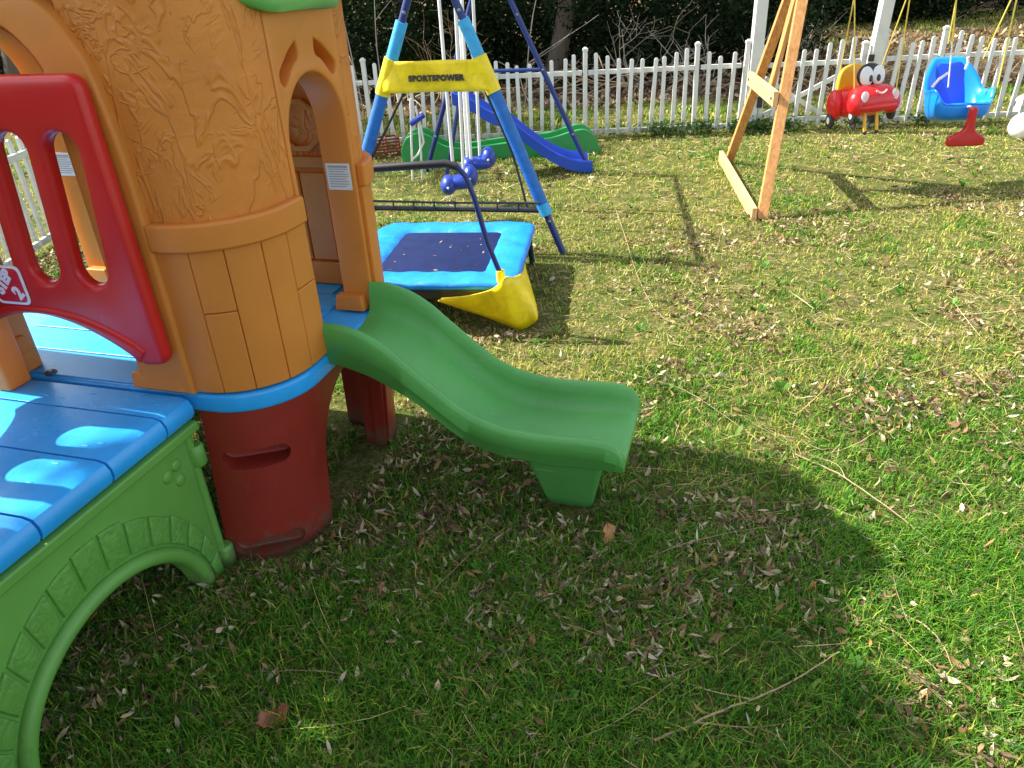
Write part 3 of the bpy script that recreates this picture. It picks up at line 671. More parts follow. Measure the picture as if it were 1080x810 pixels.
    for qx, qy, a0 in ((1, 1, 0), (-1, 1, 90), (-1, -1, 180), (1, -1, 270)):
        for k in range(13):
            a = R(a0+90*k/12); ol.append((qx*(hx-r)+r*math.cos(a), qy*(hy-r)+r*math.sin(a)))
    V, Fs = prism(ol, [], .058, .012, 3); m = MB(); m.add(V, Fs, T3(0, 0, .5285))
    dk = m.obj('tower_deck', M['blue'], root, 40)
    # floor planks inside: proud boards leaving grooves
    m = MB()
    for k in range(6):
        y = -.345+k*.138; m.box((0, y, .5595), (.92 if 0 < k < 5 else .80, .132, .006))
    m.obj('floor_boards', M['blue'], dk, 35, .002)
    ch.append(dk)
    # roof
    rings = []
    prof = [(.585, .400, -.03, .2), (.628, .442, -.02, .34), (.640, .452, .0, .36), (.634, .448, .025, .36), (.60, .425, .05, .36), (.52, .37, .12, .34), (.43, .32, .22, .30), (.345, .265, .36, .26), (.255, .21, .49, .2), (.165, .145, .62, .14), (.085, .08, .71, .075), (.03, .03, .745, .028), (.004, .004, .75, .003)]
    for hx, hy, dz, r in prof:
        ol = []
        for qx, qy, a0 in ((1, 1, 0), (-1, 1, 90), (-1, -1, 180), (1, -1, 270)):
            for k in range(13):
                a = R(a0+90*k/12); r_ = min(r, hx, hy); x = qx*(hx-r_)+r_*math.cos(a); y = qy*(hy-r_)+r_*math.sin(a)
                lift = .125*float(sstep(-.12, -.42, y))*max(0, 1-max(dz, 0)/.3)
                ol.append((x, y, 1.460+dz+lift))
        rings.append(ol)
    m = MB(); m.loft(rings); ch.append(m.obj('roof', M['roof'], root, 50))
    return ch
build_tower(ps)

# railing panel: rounded, four slots, arched bottom
def railing_mesh():
    top = [(-.355, 1.335), (.355, 1.335)]
    ol = rounded([(.352, .685), (.352, 1.352), (-.352, 1.352), (-.352, .685)], [.02, .035, .035, .02])
    # build outline explicitly: bottom lobes and arch
    out = []
    out += rounded([(.30, .665), (.362, .672), (.350, 1.355), (-.350, 1.355), (-.362, .672), (-.30, .665)], [.012, .03, .035, .035, .03, .012])
    out = [p for p in out]
    arch = [(-.285+.57*k/24, .672+.115*math.sin(PI*k/24)**.8) for k in range(1, 24)]
    out = out+arch
    holes = []
    for cx in (-.2175, -.0725, .0725, .2175):
        z0, z1, hw = .876, 1.236, .045
        holes.append([(cx+hw*math.cos(t), z1-hw+hw*math.sin(t)) for t in [PI*k/10 for k in range(11)]]+[(cx+hw*math.cos(t), z0+hw+hw*math.sin(t)) for t in [PI+PI*k/10 for k in range(11)]])
    holes = [[(x+.036*(z-.88)/.35, z) for x, z in h] for h in holes]
    m = MB()
    V, Fs = prism(out, holes, .040, .016, 4); m.add(V, Fs, XZ)
    return m
m = railing_mesh(); rail = m.obj('railing', M['red'], ps, 60); rail.location = (0, -.465, 0)
# raised rim along the top edge and the bottom arch of the panel
au = [(-.285+.57*k/24, .672+.115*math.sin(PI*k/24)**.8) for k in range(0, 25)]
bo_u = [(x*1.10, z+.024*(1+.6*abs(x)/.3)) for x, z in au]
V, Fs = prism([(x, z+.003) for x, z in au]+bo_u[::-1], [], .058, .013, 3); m = MB(); m.add(V, Fs, XZ); m.obj('arch_rim', M['red'], rail, 60)
# emblem: outlined rounded square with slanted letters and a figure
def badge(parent, x, y, z):
    sq = lambda h: rounded([(-h, -h*.96), (h, -h*.96), (h, h*.96), (-h, h*.96)], h*.35, 4)
    m = MB(); V, Fs = prism(sq(.054), [sq(.0475)], .004, .0008, 1); m.add(V, Fs, XZ); o = m.obj('emblem_border', M['logo_white'], parent); o.location = (x, y, z)
    m = MB(); V, Fs = prism(sq(.047), [], .003, .0005, 1); m.add(V, Fs, XZ); m.obj('emblem_field', M['logo_red'], o)
    m = MB(); V, Fs = text_mesh('STEP', .038, .0012, .0022, .98); m.add(V, Fs, T3(-.009, -.0022, .008) @ Matrix.Rotation(R(-46), 4, 'Y') @ XZ)
    V, Fs = text_mesh('2', .046, .0012, .0022); m.add(V, Fs, T3(.026, -.0022, -.020) @ Matrix.Rotation(R(-38), 4, 'Y') @ XZ)
    m.obj('emblem_letters', M['logo_white'], o)
badge(rail, -.050, -.0235, .866)
# second railing along the far (left) side of the bridge
m = railing_mesh(); r2 = m.obj('railing', M['red'], ps, 60); r2.location = (-.165, -.875, 0)
m = MB(); m.box((-.185, -.478, .95), (.05, .075, .79)); m.obj('light_stop_post', M['orange'], ps, 35, .008); r2.rotation_euler = (0, 0, PI/2)  # post added to stop sun leaking between this railing and the tower
# bolts on the deck
for (x, y) in ((-1.82+1.69, 1.425-1.83), (-1.515+1.69, 1.461-1.83-.02)):
    m = MB(); m.lathe([(.0165, .0), (.0165, .003), (.013, .0035), (.011, .001)], 20); b = m.obj('screw_cup', M['black'], ps); b.location = (x, y, .5625 if y > -.42 else .5555)
    m = MB(); m.lathe([(.008, .0012), (.008, .0035), (.005, .0055), (.001, .006)], 12); m.obj('screw_head', M['bolt'], b)

# bridge: planked blue deck, green arched side walls
bw = .345
m = MB()
ys = [-.440, -.55, -.74, -.95, -1.14, -1.262]
for a, b in zip(ys, ys[1:]):
    # plank with a rolled-over outer edge
    prof = [(bw+.012, .497), (bw+.020, .512), (bw+.020, .532), (bw+.010, .550), (bw-.012, .556)]
    sec = [(-x, z) for x, z in prof[::-1]][::-1]
    ring = [(x, z) for x, z in prof]+[(-x, z) for x, z in prof[::-1]]+[(-bw, .497)][:0]
    y0, y1 = b+.003, a-.003
    m.loft([[(x, y0, z) for x, z in ring], [(x, y1, z) for x, z in ring]])
# moulded dashes and joint ridges
for a, b in zip(ys, ys[1:]):
    for k in range(7):
        x = rnd.uniform(-.3, .3); y = rnd.uniform(b+.03, a-.03); m.box((x, y, .5563), (.02, .006, .0022), (0, 0, rnd.uniform(-.3, .3)))
bd = m.obj('bridge_deck', M['blue'], ps, 35, .004)
m = MB(); m.box((0, -.85, .510), (bw*2-.02, .82, .024)); m.obj('deck_underside', M['blue'], bd)
def green_side(s):
    cy, a, b = .955-1.83, .29, .262
    y0, y1 = -1.262, -.492
    ol = [(y0, .0), (y0, .485), (y1, .485), (y1, .0)]
    inn = [(cy-a, 0)]+[(cy-a*math.cos(t), b*math.sin(t)) for t in [PI*k/30 for k in range(1, 30)]]+[(cy+a, 0)]
    V, Fs = prism(ol+inn[::-1], [], .05, .007, 2); m = MB(); m.add(V, Fs, T3(s*(bw-.015), 0, 0) @ YZ)
    gs = m.obj('bridge_side', M['green'], ps, 40)
    X = s*(bw+.010)
    m = MB(); m.box((s*(bw+.012), (y0+y1)/2+.02, .478), (.032, y1-y0+.05, .028)); m.obj('top_ledge', M['green'], gs, 35, .006)
    m = MB(); ring = []
    for k in range(37):
        t = PI*k/36; p = Vector((cy-(a+.020)*math.cos(t), (b+.020)*math.sin(t)))
        ring.append((X+s*.004, p.x, max(p.y, .004)))
    m.tube(ring, .021, 10); m.obj('arch_rim', M['green'], gs, 60)
    # voussoir stones moulded round the arch
    m = MB(); n = 15
    for k in range(n):
        t0 = PI*(k+.06)/n; t1 = PI*(k+.94)/n; o1 = .115+.012*rnd.random(); i1 = .050
        q = []
        for t in (t0, (t0*2+t1)/3, (t0+2*t1)/3, t1): q.append((cy-(a+i1)*math.cos(t), (b+i1)*math.sin(t)))
        for t in (t1, (t0+2*t1)/3, (t0*2+t1)/3, t0): q.append((cy-(a+o1*.72)*math.cos(t), (b+o1*1.25)*math.sin(t)))
        V, Fs = prism(q, [], .014, .005, 2); m.add(V, Fs, T3(X+s*.0005, 0, 0) @ YZ)
    st_ = m.obj('arch_stones', M['stone'], gs, 50)
    # little pebbles moulded by the top corner
    for (y, z, r) in ((-.585, .400, .019), (-.548, .412, .018), (-.548, .365, .018), (-1.18, .40, .019), (-1.14, .41, .018)):
        m = MB(); m.ell((X, y, z), (.008, r, r*.95), 12, 8); m.obj('pebble_relief', M['green'], gs, 60)
    # hinge rod with two knuckles against the tower
    for ye in (y1+.012, y0-.012):
        m = MB(); m.tube([(s*(bw+.004), ye, 0), (s*(bw+.004), ye, .485)], .014, 10)
        for z0, z1 in ((.360, .425), (.0, .075)):
            m.lathe([(.019, z0), (.024, z0+.006), (.024, z1-.006), (.019, z1)], 16, T3(s*(bw+.008), ye+.012, 0))
        m.obj('hinge_post', M['green'], gs, 50)
m_, nt_, p_ = new_mat('moulded_stone_green'); v_ = coords(nt_); nn = noise(nt_, 28, 5, .65, v_, 1.5)
c_ = ramp(nt_, nn.outputs['Fac'], [(.3, (.10, .29, .045)), (.7, (.14, .38, .065))]); link(nt_, c_.outputs['Color'], p_.inputs['Base Color']); p_.inputs['Roughness'].default_value = .42
b_ = nt_.nodes.new('ShaderNodeBump'); b_.inputs['Strength'].default_value = .9; b_.inputs['Distance'].default_value = .006; link(nt_, nn.outputs['Fac'], b_.inputs['Height']); link(nt_, b_.outputs['Normal'], p_.inputs['Normal'])
M['stone'] = m_
green_side(1); green_side(-1)

# the slide
def build_slide():
    rim = [(.600, .655), (.66, .652), (.73, .632), (.80, .590), (.86, .537), (.99, .429), (1.06, .392), (1.127, .372), (1.20, .364), (1.264, .363), (1.36, .366), (1.41, .363), (1.445, .350), (1.462, .328), (1.468, .312)]
    bed = [(.600, .552), (.66, .549), (.73, .528), (.80, .488), (.86, .437), (.99, .330), (1.06, .297), (1.127, .281), (1.20, .276), (1.264, .276), (1.36, .282), (1.41, .286), (1.445, .288), (1.462, .284), (1.468, .276)]
    bot = [(.600, .524), (.66, .512), (.73, .490), (.80, .455), (.86, .420), (.99, .325), (1.06, .292), (1.127, .271), (1.20, .262), (1.264, .258), (1.36, .262), (1.41, .262), (1.445, .262), (1.462, .264), (1.468, .266)]
    rs, bs, os_ = smooth(rim, 4), smooth(bed, 4), smooth(bot, 4)
    rings = []
    W = .172
    for (x, zr), (_, zb), (_, zo) in zip(rs, bs, os_):
        zo = min(zo, zb-.012); zr = max(zr, zb+.006); hh = zr-zo
        half = [(-W, zo+.012), (-W-.002, zo+.42*hh), (-W-.0055, zo+.45*hh), (-W-.005, zr-.014), (-W+.000, zr-.004), (-W+.010, zr), (-W+.020, zr-.004), (-W+.026, zr-.014), (-W+.030, zb+.55*(zr-zb)), (-W+.037, zb+.26*(zr-zb)), (-W+.052, zb+.07*(zr-zb)), (-W+.075, zb+.005), (-.05, zb)]
        sec = half+[(-y, z) for y, z in half[::-1]]+[(W-.014, zo), (-W+.014, zo)]
        rings.append([(x, y+.025, z) for y, z in sec])
    m = MB(); m.loft(rings); s = m.obj('slide', M['slide'], ps, 50)
    b = s.modifiers.new('edge', 'BEVEL'); b.width = .004; b.segments = 2; b.limit_method = 'ANGLE'; b.angle_limit = R(60)
    # hollow foot under the low end
    tb = [(1.13, 1.40, -.12), (1.21, 1.345, -.085)]
    ringf = []
    for f in (0, .3, .7, 1):
        x0 = 1.205+(1.150-1.205)*f; x1 = 1.350+(1.405-1.350)*f; hy = .022+.083*f; yo = .040-.015*f; z = 0+.27*f
        ringf.append([(q[0], q[1]+yo, z) for q in rounded([(x0, -hy), (x1, -hy), (x1, hy), (x0, hy)], .02, 4)])
    m = MB(); m.loft(ringf); m.obj('slide_foot', M['slide'], s, 40, .004)
build_slide()

# ------------------------------------------------------------------ second, matching tower at the other end of the bridge (out of frame, casts the shade on the lawn)
def second_tower():
    done = set(ps.children)
    # copy only the big shells: it is out of the picture, its shadow is in it
    for c in list(ps.children):
        if c.name.split('.')[0] in ('corner_wall', 'roof', 'tower_deck', 'base_leg', 'door_surround', 'back_panel'):
            d = c.copy(); COL.objects.link(d); d.parent = ps
            d.rotation_euler = (0, 0, PI); d.location = (0, -1.72, 0)
second_tower()

# ------------------------------------------------------------------ SWING SET with trampoline end (blue metal)
ss = thing('swing_set', 'blue metal swing frame with yellow banner between padded legs', 'swing set', (-.2, 5.4, 0))
ss_off = Vector((.2, -5.4, 0))
def W2(p): return Vector(p)+ss_off
AP = Vector((-.314, 4.444, 1.692)); LR = Vector((.35, 4.292, 0)); LL = Vector((-1.04, 4.592, 0))
APB = Vector((-.02, 6.45, 1.66)); BR = Vector((.749, 6.322, 0)); BL = Vector((-.644, 6.609, 0))
def seg_pt(a, b, z): t = (z-a.z)/(b.z-a.z); return a.lerp(b, t)
BARZ = 1.52
for foot, ap in ((LR, AP), (LL, AP)):
    m = MB(); m.tube([W2(foot), W2(seg_pt(foot, ap, BARZ))], .021, 12); lg = m.obj('leg', M['navy_tube'], ss)
    m = MB(); m.tube([W2(seg_pt(foot, ap, .30)), W2(seg_pt(foot, ap, .94))], .036, 14); m.obj('foam_sleeve', M['foam'], lg)
    m = MB(); m.tube([W2(seg_pt(foot, ap, 1.09)), W2(seg_pt(foot, ap, 1.285))], .034, 14); m.obj('foam_sleeve', M['foam_light'], lg)
    m = MB(); m.tube([W2(seg_pt(foot, ap, .235)), W2(seg_pt(foot, ap, .299))], .037, 14); m.obj('foam_end', M['foam_light'], lg)
for foot in (BR, BL):
    m = MB(); m.tube([W2(foot), W2(seg_pt(foot, APB, BARZ))], .021, 12); m.obj('leg', M['navy_tube'], ss)
dz = Vector((0, 0, 1)); A1 = Vector((AP.x, AP.y, BARZ)); B1 = Vector((APB.x, APB.y, BARZ)); m = MB(); m.tube([W2(A1+Vector((-.005, -.06, 0))), W2(B1+Vector((.005, .06, 0)))], .020, 12)
for f_, a_ in ((LR, AP), (LL, AP), (BR, APB), (BL, APB)):
    q_ = seg_pt(f_, a_, BARZ-.01); m.tube([W2(q_), W2(Vector((a_.x, a_.y, BARZ)))], .024, 10)
m.obj('top_bar', M['blue_tube'], ss)
for foot, ap in ((LR, AP), (LL, AP), (BR, APB), (BL, APB)):
    for z in ((.20, 1.33) if ap is AP else (.30, .80, 1.2)):
        q = W2(seg_pt(foot, ap, z)); m = MB(); m.lathe([(.010, .018), (.010, .025), (.005, .029), (.001, .030)], 10, T3(q.x, q.y, q.z) @ Matrix.Rotation(PI/2, 4, 'X')); m.obj('bolt', M['bolt'], ss)
m = MB(); a = seg_pt(BL, APB, .80); b = seg_pt(BR, APB, .80); m.tube([W2(a), W2(b)], .014, 8); m.obj('cross_bar', M['navy_tube'], ss)
# yellow banner wrapped round both legs
a0, a1 = seg_pt(LL, AP, .93), seg_pt(LL, AP, 1.092); b0, b1 = seg_pt(LR, AP, .93), seg_pt(LR, AP, 1.092)
xd = (LR-LL).normalized(); nrm = Vector((xd.y, -xd.x, 0))
m = MB(); rings = []
for f in [k/14 for k in range(15)]:
    lo = a0.lerp(b0, f) if 0 <= f <= 1 else None; hi = a1.lerp(b1, f); bow = .034+.008*math.sin(f*PI*3)
    col = []
    for g in [k/8 for k in range(9)]:
        p = lo.lerp(hi, g); sag = .006*math.sin(f*9+g*5)
        col.append(W2(p+nrm*(bow+sag)))
    rings.append(col)
m.loft(rings, False, None, 0, False)
bn = m.obj('banner', M['yellow_vinyl'], ss, 60); sd = bn.modifiers.new('s', 'SOLIDIFY'); sd.thickness = .004; sd.offset = 0
for (p0, p1) in ((a0, a1), (b0, b1)):
    m = MB(); d = (p1-p0).normalized()*.012; m.tube([W2(p0-d), W2(p1+d)], .042, 14); m.obj('banner_cuff', M['yellow_vinyl'], bn)
# printed word on the banner
mid = a0.lerp(b0, .52).lerp(a1.lerp(b1, .52), .45)+nrm*.0500
V, Fs = text_mesh('SPORTSPOWER', .041, .002, .0026, 1.14)
rot = Matrix((xd, Vector((0, 0, 1)), nrm)).transposed().to_4x4(); rot.translation = W2(mid)
m = MB(); m.add(V, Fs, rot); m.obj('banner_print', M['print'], bn)
# low black rail, net cords
ra = PL(393, 228, (-.3, 4.40, 0), nrm); rb = seg_pt(LR, AP, .26)
m = MB(); m.tube([W2(seg_pt(LL, AP, .27)), W2(rb)], .016, 8); rl = m.obj('low_rail', M['black_tube'], ss)
m = MB(); q0, q1 = seg_pt(LL, AP, .325), seg_pt(LR, AP, .315); m.tube([W2(q0+nrm*.04), W2(q0.lerp(q1, .5)+nrm*.02-Vector((0, 0, .012))), W2(q1+nrm*.04)], .007, 6)
for k in range(1, 9):
    p = q0.lerp(q1, k/9.); m.tube([W2(p+nrm*.03), W2(p+nrm*.03-Vector((0, 0, .05)))], .005, 5)
m.obj('net_hem', M['black'], rl)
m = MB(); c0 = PL(512, 97, AP, nrm); c1 = PL(540, 160, AP, nrm)-Vector((0, 0, .01)); c2 = PL(557, 222, AP, nrm); m.tube(smooth([W2(c0), W2(c1), W2(c2)], 4), .007, 6); m.obj('net_cord', M['black'], ss); m = MB()
c0 = PL(430, 90, AP, nrm); c2 = PL(391, 170, AP, nrm); m.tube([W2(c0), W2(c2)], .007, 6); m.obj('net_cord', M['black'], ss)

# trampoline in front of the padded frame
TR = R(-8.5)
tp = thing('trampoline', 'small square trampoline with blue pad, navy mat and black grab bar', 'trampoline', (-.325, 3.755, 0), TR)
TZ = .235; hx, hy = .435, .475
def rr2(hx, hy, r, n=6):
    out = []
    for qx, qy, a0 in ((1, 1, 0), (-1, 1, 90), (-1, -1, 180), (1, -1, 270)):
        for k in range(n+1):
            a = R(a0+90*k/n); out.append((qx*(hx-r)+r*math.cos(a), qy*(hy-r)+r*math.sin(a)))
    return out
def subd(ol, n): 
    P, _ = resample(ol+[ol[0]], n); return P[:-1]
m = MB(); rings = []
secs = [(0, -.026), (.014, -.012), (.010, .004), (-.01, .012), (-.06, .019), (-.12, .016), (-.155, .006), (-.165, -.004)]
for d, z in secs:
    L = subd(rr2(hx+d, hy+d, max(.03, .09+d*.6)), 96); rings.append([(x, y, TZ+z+.0025*math.sin(17*k/96*2*PI+1)*(z > 0)+.002*math.sin(41*k/96*2*PI)*(z > .01)) for k, (x, y) in enumerate(L)])
m.loft(rings, False); m.obj('edge_pad', M['pad'], tp, 70)
m = MB(); L = rr2(hx-.12, hy-.12, .03); V, Fs = prism(L, [], .006, .001, 1); m.add(V, Fs, T3(0, 0, TZ-.004)); m.obj('mat', M['mat'], tp)
m = MB(); m.tube([(x, y, TZ-.035) for x, y in rr2(hx-.02, hy-.02, .07)], .016, 10, closed=True); fr = m.obj('frame', M['black_tube'], tp)
for sx in (-1, 1):
    for sy in (-1, 1):
        m = MB(); m.tube([(sx*(hx-.03), sy*(hy-.05), TZ-.035), (sx*(hx-.015), sy*(hy-.03), 0)], .016, 10); m.obj('leg', M['black_tube'], tp)
m = MB(); m.loft([[(x*1.0, y, TZ-.035) for x, y in rr2(hx-.005, hy-.005, .08)], [(x, y, TZ-.075) for x, y in rr2(hx-.015, hy-.015, .08)]], False); m.obj('pad_skirt', M['black'], tp, 60)
Mi = Matrix.Translation((-.325, 3.755, 0)) @ Matrix.Rotation(TR, 4, 'Z'); Mi.invert()
def TL(v): return Mi @ Vector(v)
pf = Vector((0, hy*-1, 0)); n_t = (math.sin(TR)*1.0, -math.cos(TR), 0); pw = Mi.inverted() @ Vector((0, -hy+.02, 0))
hb = [PL(px, py, pw, n_t) for px, py in ((528, 290), (514, 256), (500, 208), (491, 186), (482, 176), (470, 172.5), (430, 175), (390, 178))]
pr = TL(hb[-1]); hl = [TL(p) for p in hb]; left = Vector((-(hl[0].x), hl[0].y, hl[0].z)); 
hl = hl+[Vector((-q.x, q.y, q.z)) for q in hl[:5][::-1]] if hl[-1].x > -.3 else hl+[Vector((hl[-1].x-.06, hl[-1].y, hl[-1].z-.02)), Vector((-.41, hl[0].y, hl[0].z))]
hl = [Vector((hl[0].x+.01, hl[0].y, .02))]+hl; m = MB(); m.tube(hl, .0125, 10); gb = m.obj('grab_bar', M['navy_tube'], tp, 60)
m = MB(); m.tube(hl[5:9], .018, 10); m.obj('grip', M['black'], gb, 60)
# yellow vinyl corner cover hanging over the front leg
top = [G(px, py, z) for px, py, z in ((466, 309, .19), (490, 308, .205), (512, 303, .215), (524, 296, .25), (532, 288, .285), (542, 287, .265), (550, 282, .22), (553, 272, .20))]
botm = [G(px, py, z) for px, py, z in ((462, 313, .165), (488, 322, .105), (510, 329, .07), (530, 337, .03), (547, 343, .0), (560, 337, .02), (566, 325, .07), (556, 285, .17))]
rings = []
for a, b in zip(smooth([tuple(p) for p in top], 4), smooth([tuple(p) for p in botm], 4)):
    a = Vector(a); b = Vector(b); col = []
    for f in [k/6 for k in range(7)]:
        p = a.lerp(b, f); p += Vector((.0, -.012, 0))*math.sin(PI*(.15+.7*f)); kk = len(rings); p += Vector((.004, -.012, .004))*math.sin(kk*.62)*math.sin(PI*f*.9); col.append(TL(p)+Vector((.010, -.050, 0)))
    rings.append(col)
m = MB(); m.loft(rings, False, None, 0, False)
yc = m.obj('corner_cover', M['yellow_vinyl'], tp, 60); sd = yc.modifiers.new('s', 'SOLIDIFY'); sd.thickness = .005
c = TL(hb[0]); m = MB(); m.lathe([(.019, c.z-.04), (.021, c.z-.02), (.020, c.z+.022), (.015, c.z+.024)], 14, T3(c.x, c.y, 0)); m.obj('leg_socket', M['yellow_vinyl'], yc)

# glider hanging from the top bar: two moulded seats on white rods
def bar_at(y): t = (y-AP.y)/(APB.y-AP.y); return A1.lerp(B1, t)
gl = thing('glider_swing', 'two seat glider swing with dark blue seats on white rods', 'swing', (0, 5.25, 0))
go = Vector((0, -5.25, 0))
for (px, py, yy, sgn) in ((485, 192, 5.05, -1), (505, 172, 5.45, 1)):
    c = D(px, py, yy)+go; m = MB()
    m.ell((c.x, c.y, c.z), (.10, .08, .045), 20, 10, e=.8); m.ell((c.x-.075, c.y-.02, c.z-.01), (.055, .09, .066), 16, 10); m.ell((c.x+.070, c.y+.03, c.z+.030), (.055, .09, .075), 16, 10)
    o = m.obj('seat', M['glider'], gl, 60)
    for dx, dy, dz_ in ((-.075, -.112, -.01), (.07, -.062, .03)): m = MB(); m.ell((c.x+dx, c.y+dy, c.z+dz_), (.009, .006, .009), 10, 6); m.obj('seat_bolt', M['rod'], o)
for (x0, y0, x1, y1, yy, k) in ((463, 0, 478, 178, 5.02, 0), (480, 0, 489, 182, 5.08, 0), (490, 60, 497, 172, 5.4, 0), (499, 0, 506, 164, 5.46, 0), (486, 40, 493, 168, 5.42, 0)):
    a = D(x0, y0, yy)+go; b = D(x1, y1, yy)+go; t_ = (BARZ-b.z)/(a.z-b.z); top_ = b.lerp(a, t_)
    m = MB(); m.tube([Vector((bar_at(yy).x*.6+top_.x*.4, yy-5.25, BARZ)), a.lerp(top_, .15), b], .0105, 8); m.obj('hanger_rod', M['rod'], gl)
# small push-along frame standing behind the glider
ls = thing('push_frame', 'small white tube frame with blue hand grip standing left of the glider', 'push toy', (-.72, 6.3, 0)); lo_ = Vector((.72, -6.3, 0))
m = MB()
for pts in (((433, 104), (434, 150), (435, 188)), ((438, 112), (443, 130), (447, 150), (441, 163), (435, 168)), ((441, 122), (444, 160), (445, 187))):
    P = [D(px, py, 6.3)+lo_ for px, py in pts]; P[-1].z = max(P[-1].z, .0) if pts[-1][1] < 180 else 0.0; m.tube(P, .009, 8)
m.obj('tube_frame', M['rod'], ls, 60)
m = MB(); m.tube([D(433, 131, 6.28)+lo_, D(447, 121, 6.28)+lo_], .022, 10); m.obj('hand_grip', M['glider'], ls)
def trough(m, rims, width, depth, nose=.0, thick=.02):
    """slide trough: rims = list of (x, y, z) along the near rim; runs width in +y"""
    rings = []
    for (x, y, z) in smooth(rims, 5):
        zb = z-depth; t = thick; w = width
        rings.append([(x, y, zb-.012), (x, y-.004, z-.01), (x, y+t*.5, z), (x, y+t, z-.01), (x, y+t*1.8, zb+.3*depth), (x, y+t*3.2, zb+.02), (x, y+w*.5, zb+.012), (x, y+w-t*3.2, zb+.02), (x, y+w-t*1.8, zb+.3*depth), (x, y+w-t, z-.01), (x, y+w-t*.5, z), (x, y+w+.004, z-.01), (x, y+w, zb-.012)])
    m.loft(rings)
bs = thing('wavy_slide', 'royal blue wavy plastic slide running down from the swing frame', 'slide', (.3, 6.35, 0)); bo_ = Vector((-.3, -6.35, 0))
m = MB(); trough(m, [tuple(D(px, py, 6.22)+bo_) for px, py in ((476, 97), (494, 103), (515, 116), (535, 124), (557, 141), (580, 157), (602, 167), (625, 170))], .36, .085)
m.obj('chute', M['blue_slide'], bs, 50)
m = MB(); a = D(622, 178, 6.26)+bo_; m.tube([(a.x, a.y, a.z), (a.x-.004, a.y, .0)], .014, 8); m.tube([(a.x, a.y+.28, a.z), (a.x-.004, a.y+.28, .0)], .014, 8); m.obj('foot_tube', M['rod'], bs)
m = MB(); a = D(484, 108, 6.24)+bo_
for k in (0, .3): m.tube([(a.x, a.y+k, a.z), (a.x-.16, a.y+k, 0)], .016, 8)
for k in range(3): z = .18+.2*k; f = 1-z/a.z; m.tube([(a.x-.16*f, a.y, z), (a.x-.16*f, a.y+.3, z)], .014, 8)
m.obj('ladder', M['navy_tube'], bs)

# green wavy slide section lying by the fence
gw = thing('green_slide_section', 'long green wavy slide section lying on the grass along the fence', 'slide', (0, 7.05, 0)); gof = Vector((0, -7.05, 0))
topl = smooth([(p.x, p.z) for p in (D(px, py, 6.95) for px, py in ((423, 158), (428, 146), (440, 140), (453, 143), (468, 153), (490, 156), (520, 152), (550, 148), (580, 145), (600, 139), (616, 136), (627, 143), (633, 157)))], 5)
ol = [(x, max(z, .06)) for x, z in topl]; ol = [(ol[0][0], 0.002)]+ol+[(ol[-1][0], .002)]
for dy, nm in ((0, 'side_panel'), (.26, 'side_panel')):
    V, Fs = prism(rounded(ol, .02, 2), [], .04, .010, 3); m = MB(); m.add(V, Fs, T3(0, -.10+dy, 0) @ XZ); m.obj(nm, M['far_green'], gw, 50)
m = MB(); rings = [[(x, -.09, max(z-.09, .02)), (x, .15, max(z-.09, .02)), (x, .15, max(z-.075, .035)), (x, -.09, max(z-.075, .035))] for x, z in topl]; m.loft(rings); m.obj('bed', M['far_green'], gw, 50)

# slatted rust-red crate
cr = G(401, 172); ct = thing('slatted_crate', 'rust red slatted crate lying tilted behind the swing frame leg', 'crate', (cr.x+.03, cr.y+.25, 0), .3); ct.scale = (.72, .72, .8)
m = MB()
for k in range(6): m.box((0, -.1, .035+k*.036), (.34, .012, .020), (.25, 0, 0)); m.box((0, .13, .035+k*.036), (.34, .012, .020))
m.obj('slats', M['rust'], ct, 35, .002)
m = MB()
for x in (-.17, 0, .17): m.box((x, .015, .12), (.018, .24, .23))
m.obj('ends', M['rust'], ct, 35, .003)

# ------------------------------------------------------------------ wooden swing frame
ws = thing('wooden_swing_frame', 'cedar timber A-frame swing stand with cross board and ground board', 'swing frame', (1.8, 5.5, 0)); wo = Vector((-1.8, -5.5, 0))
NB = Vector((.990, -.1426, 0)); DB = Vector((.1426, .990, 0))
wa = Vector((2.06, 5.46, 1.62))
nearf = Vector((1.683, 4.729, 0)); farf = Vector((1.913, 6.325, 0))
def aframe(shift, flip):
    s = shift
    m = MB(); m.beam(nearf+s+wo, wa-DB*.03+s+wo+Vector((flip*.0, 0, 0)), .054, .066, NB); m.obj('leg', M['cedar'], ws, 35, .003)
    m = MB(); m.beam(farf+s+wo, wa+DB*.03+s+wo, .044, .066, NB); m.obj('leg', M['cedar'], ws, 35, .003)
    a = seg_pt(nearf, wa, .70)+s-NB*.058*flip; b = seg_pt(farf, wa, .70)+s-NB*.058*flip
    d = (a-b).normalized(); m = MB(); m.beam(b-d*.05+wo, a+d*.05+wo, .032, .095, (0, 0, 1)); m.obj('cross_board', M['cedar_pale'], ws, 35, .003)
    m = MB(); a = nearf+s-NB*.058*flip+Vector((0, 0, .048)); b = farf+s-NB*.058*flip+Vector((0, 0, .048)); m.beam(a-DB*.05+wo, b+DB*.05+wo, .032, .090, (0, 0, 1)); m.obj('ground_board', M['cedar_pale'], ws, 35, .003)
    c = (seg_pt(nearf, wa, .70)+seg_pt(farf, wa, .70))/2+s; m = MB(); m.beam(c+wo-Vector((0, 0, .03)), wa+s+wo, .10, .03, NB); m.obj('centre_board', M['cedar'], ws, 35, .003)
_af = aframe
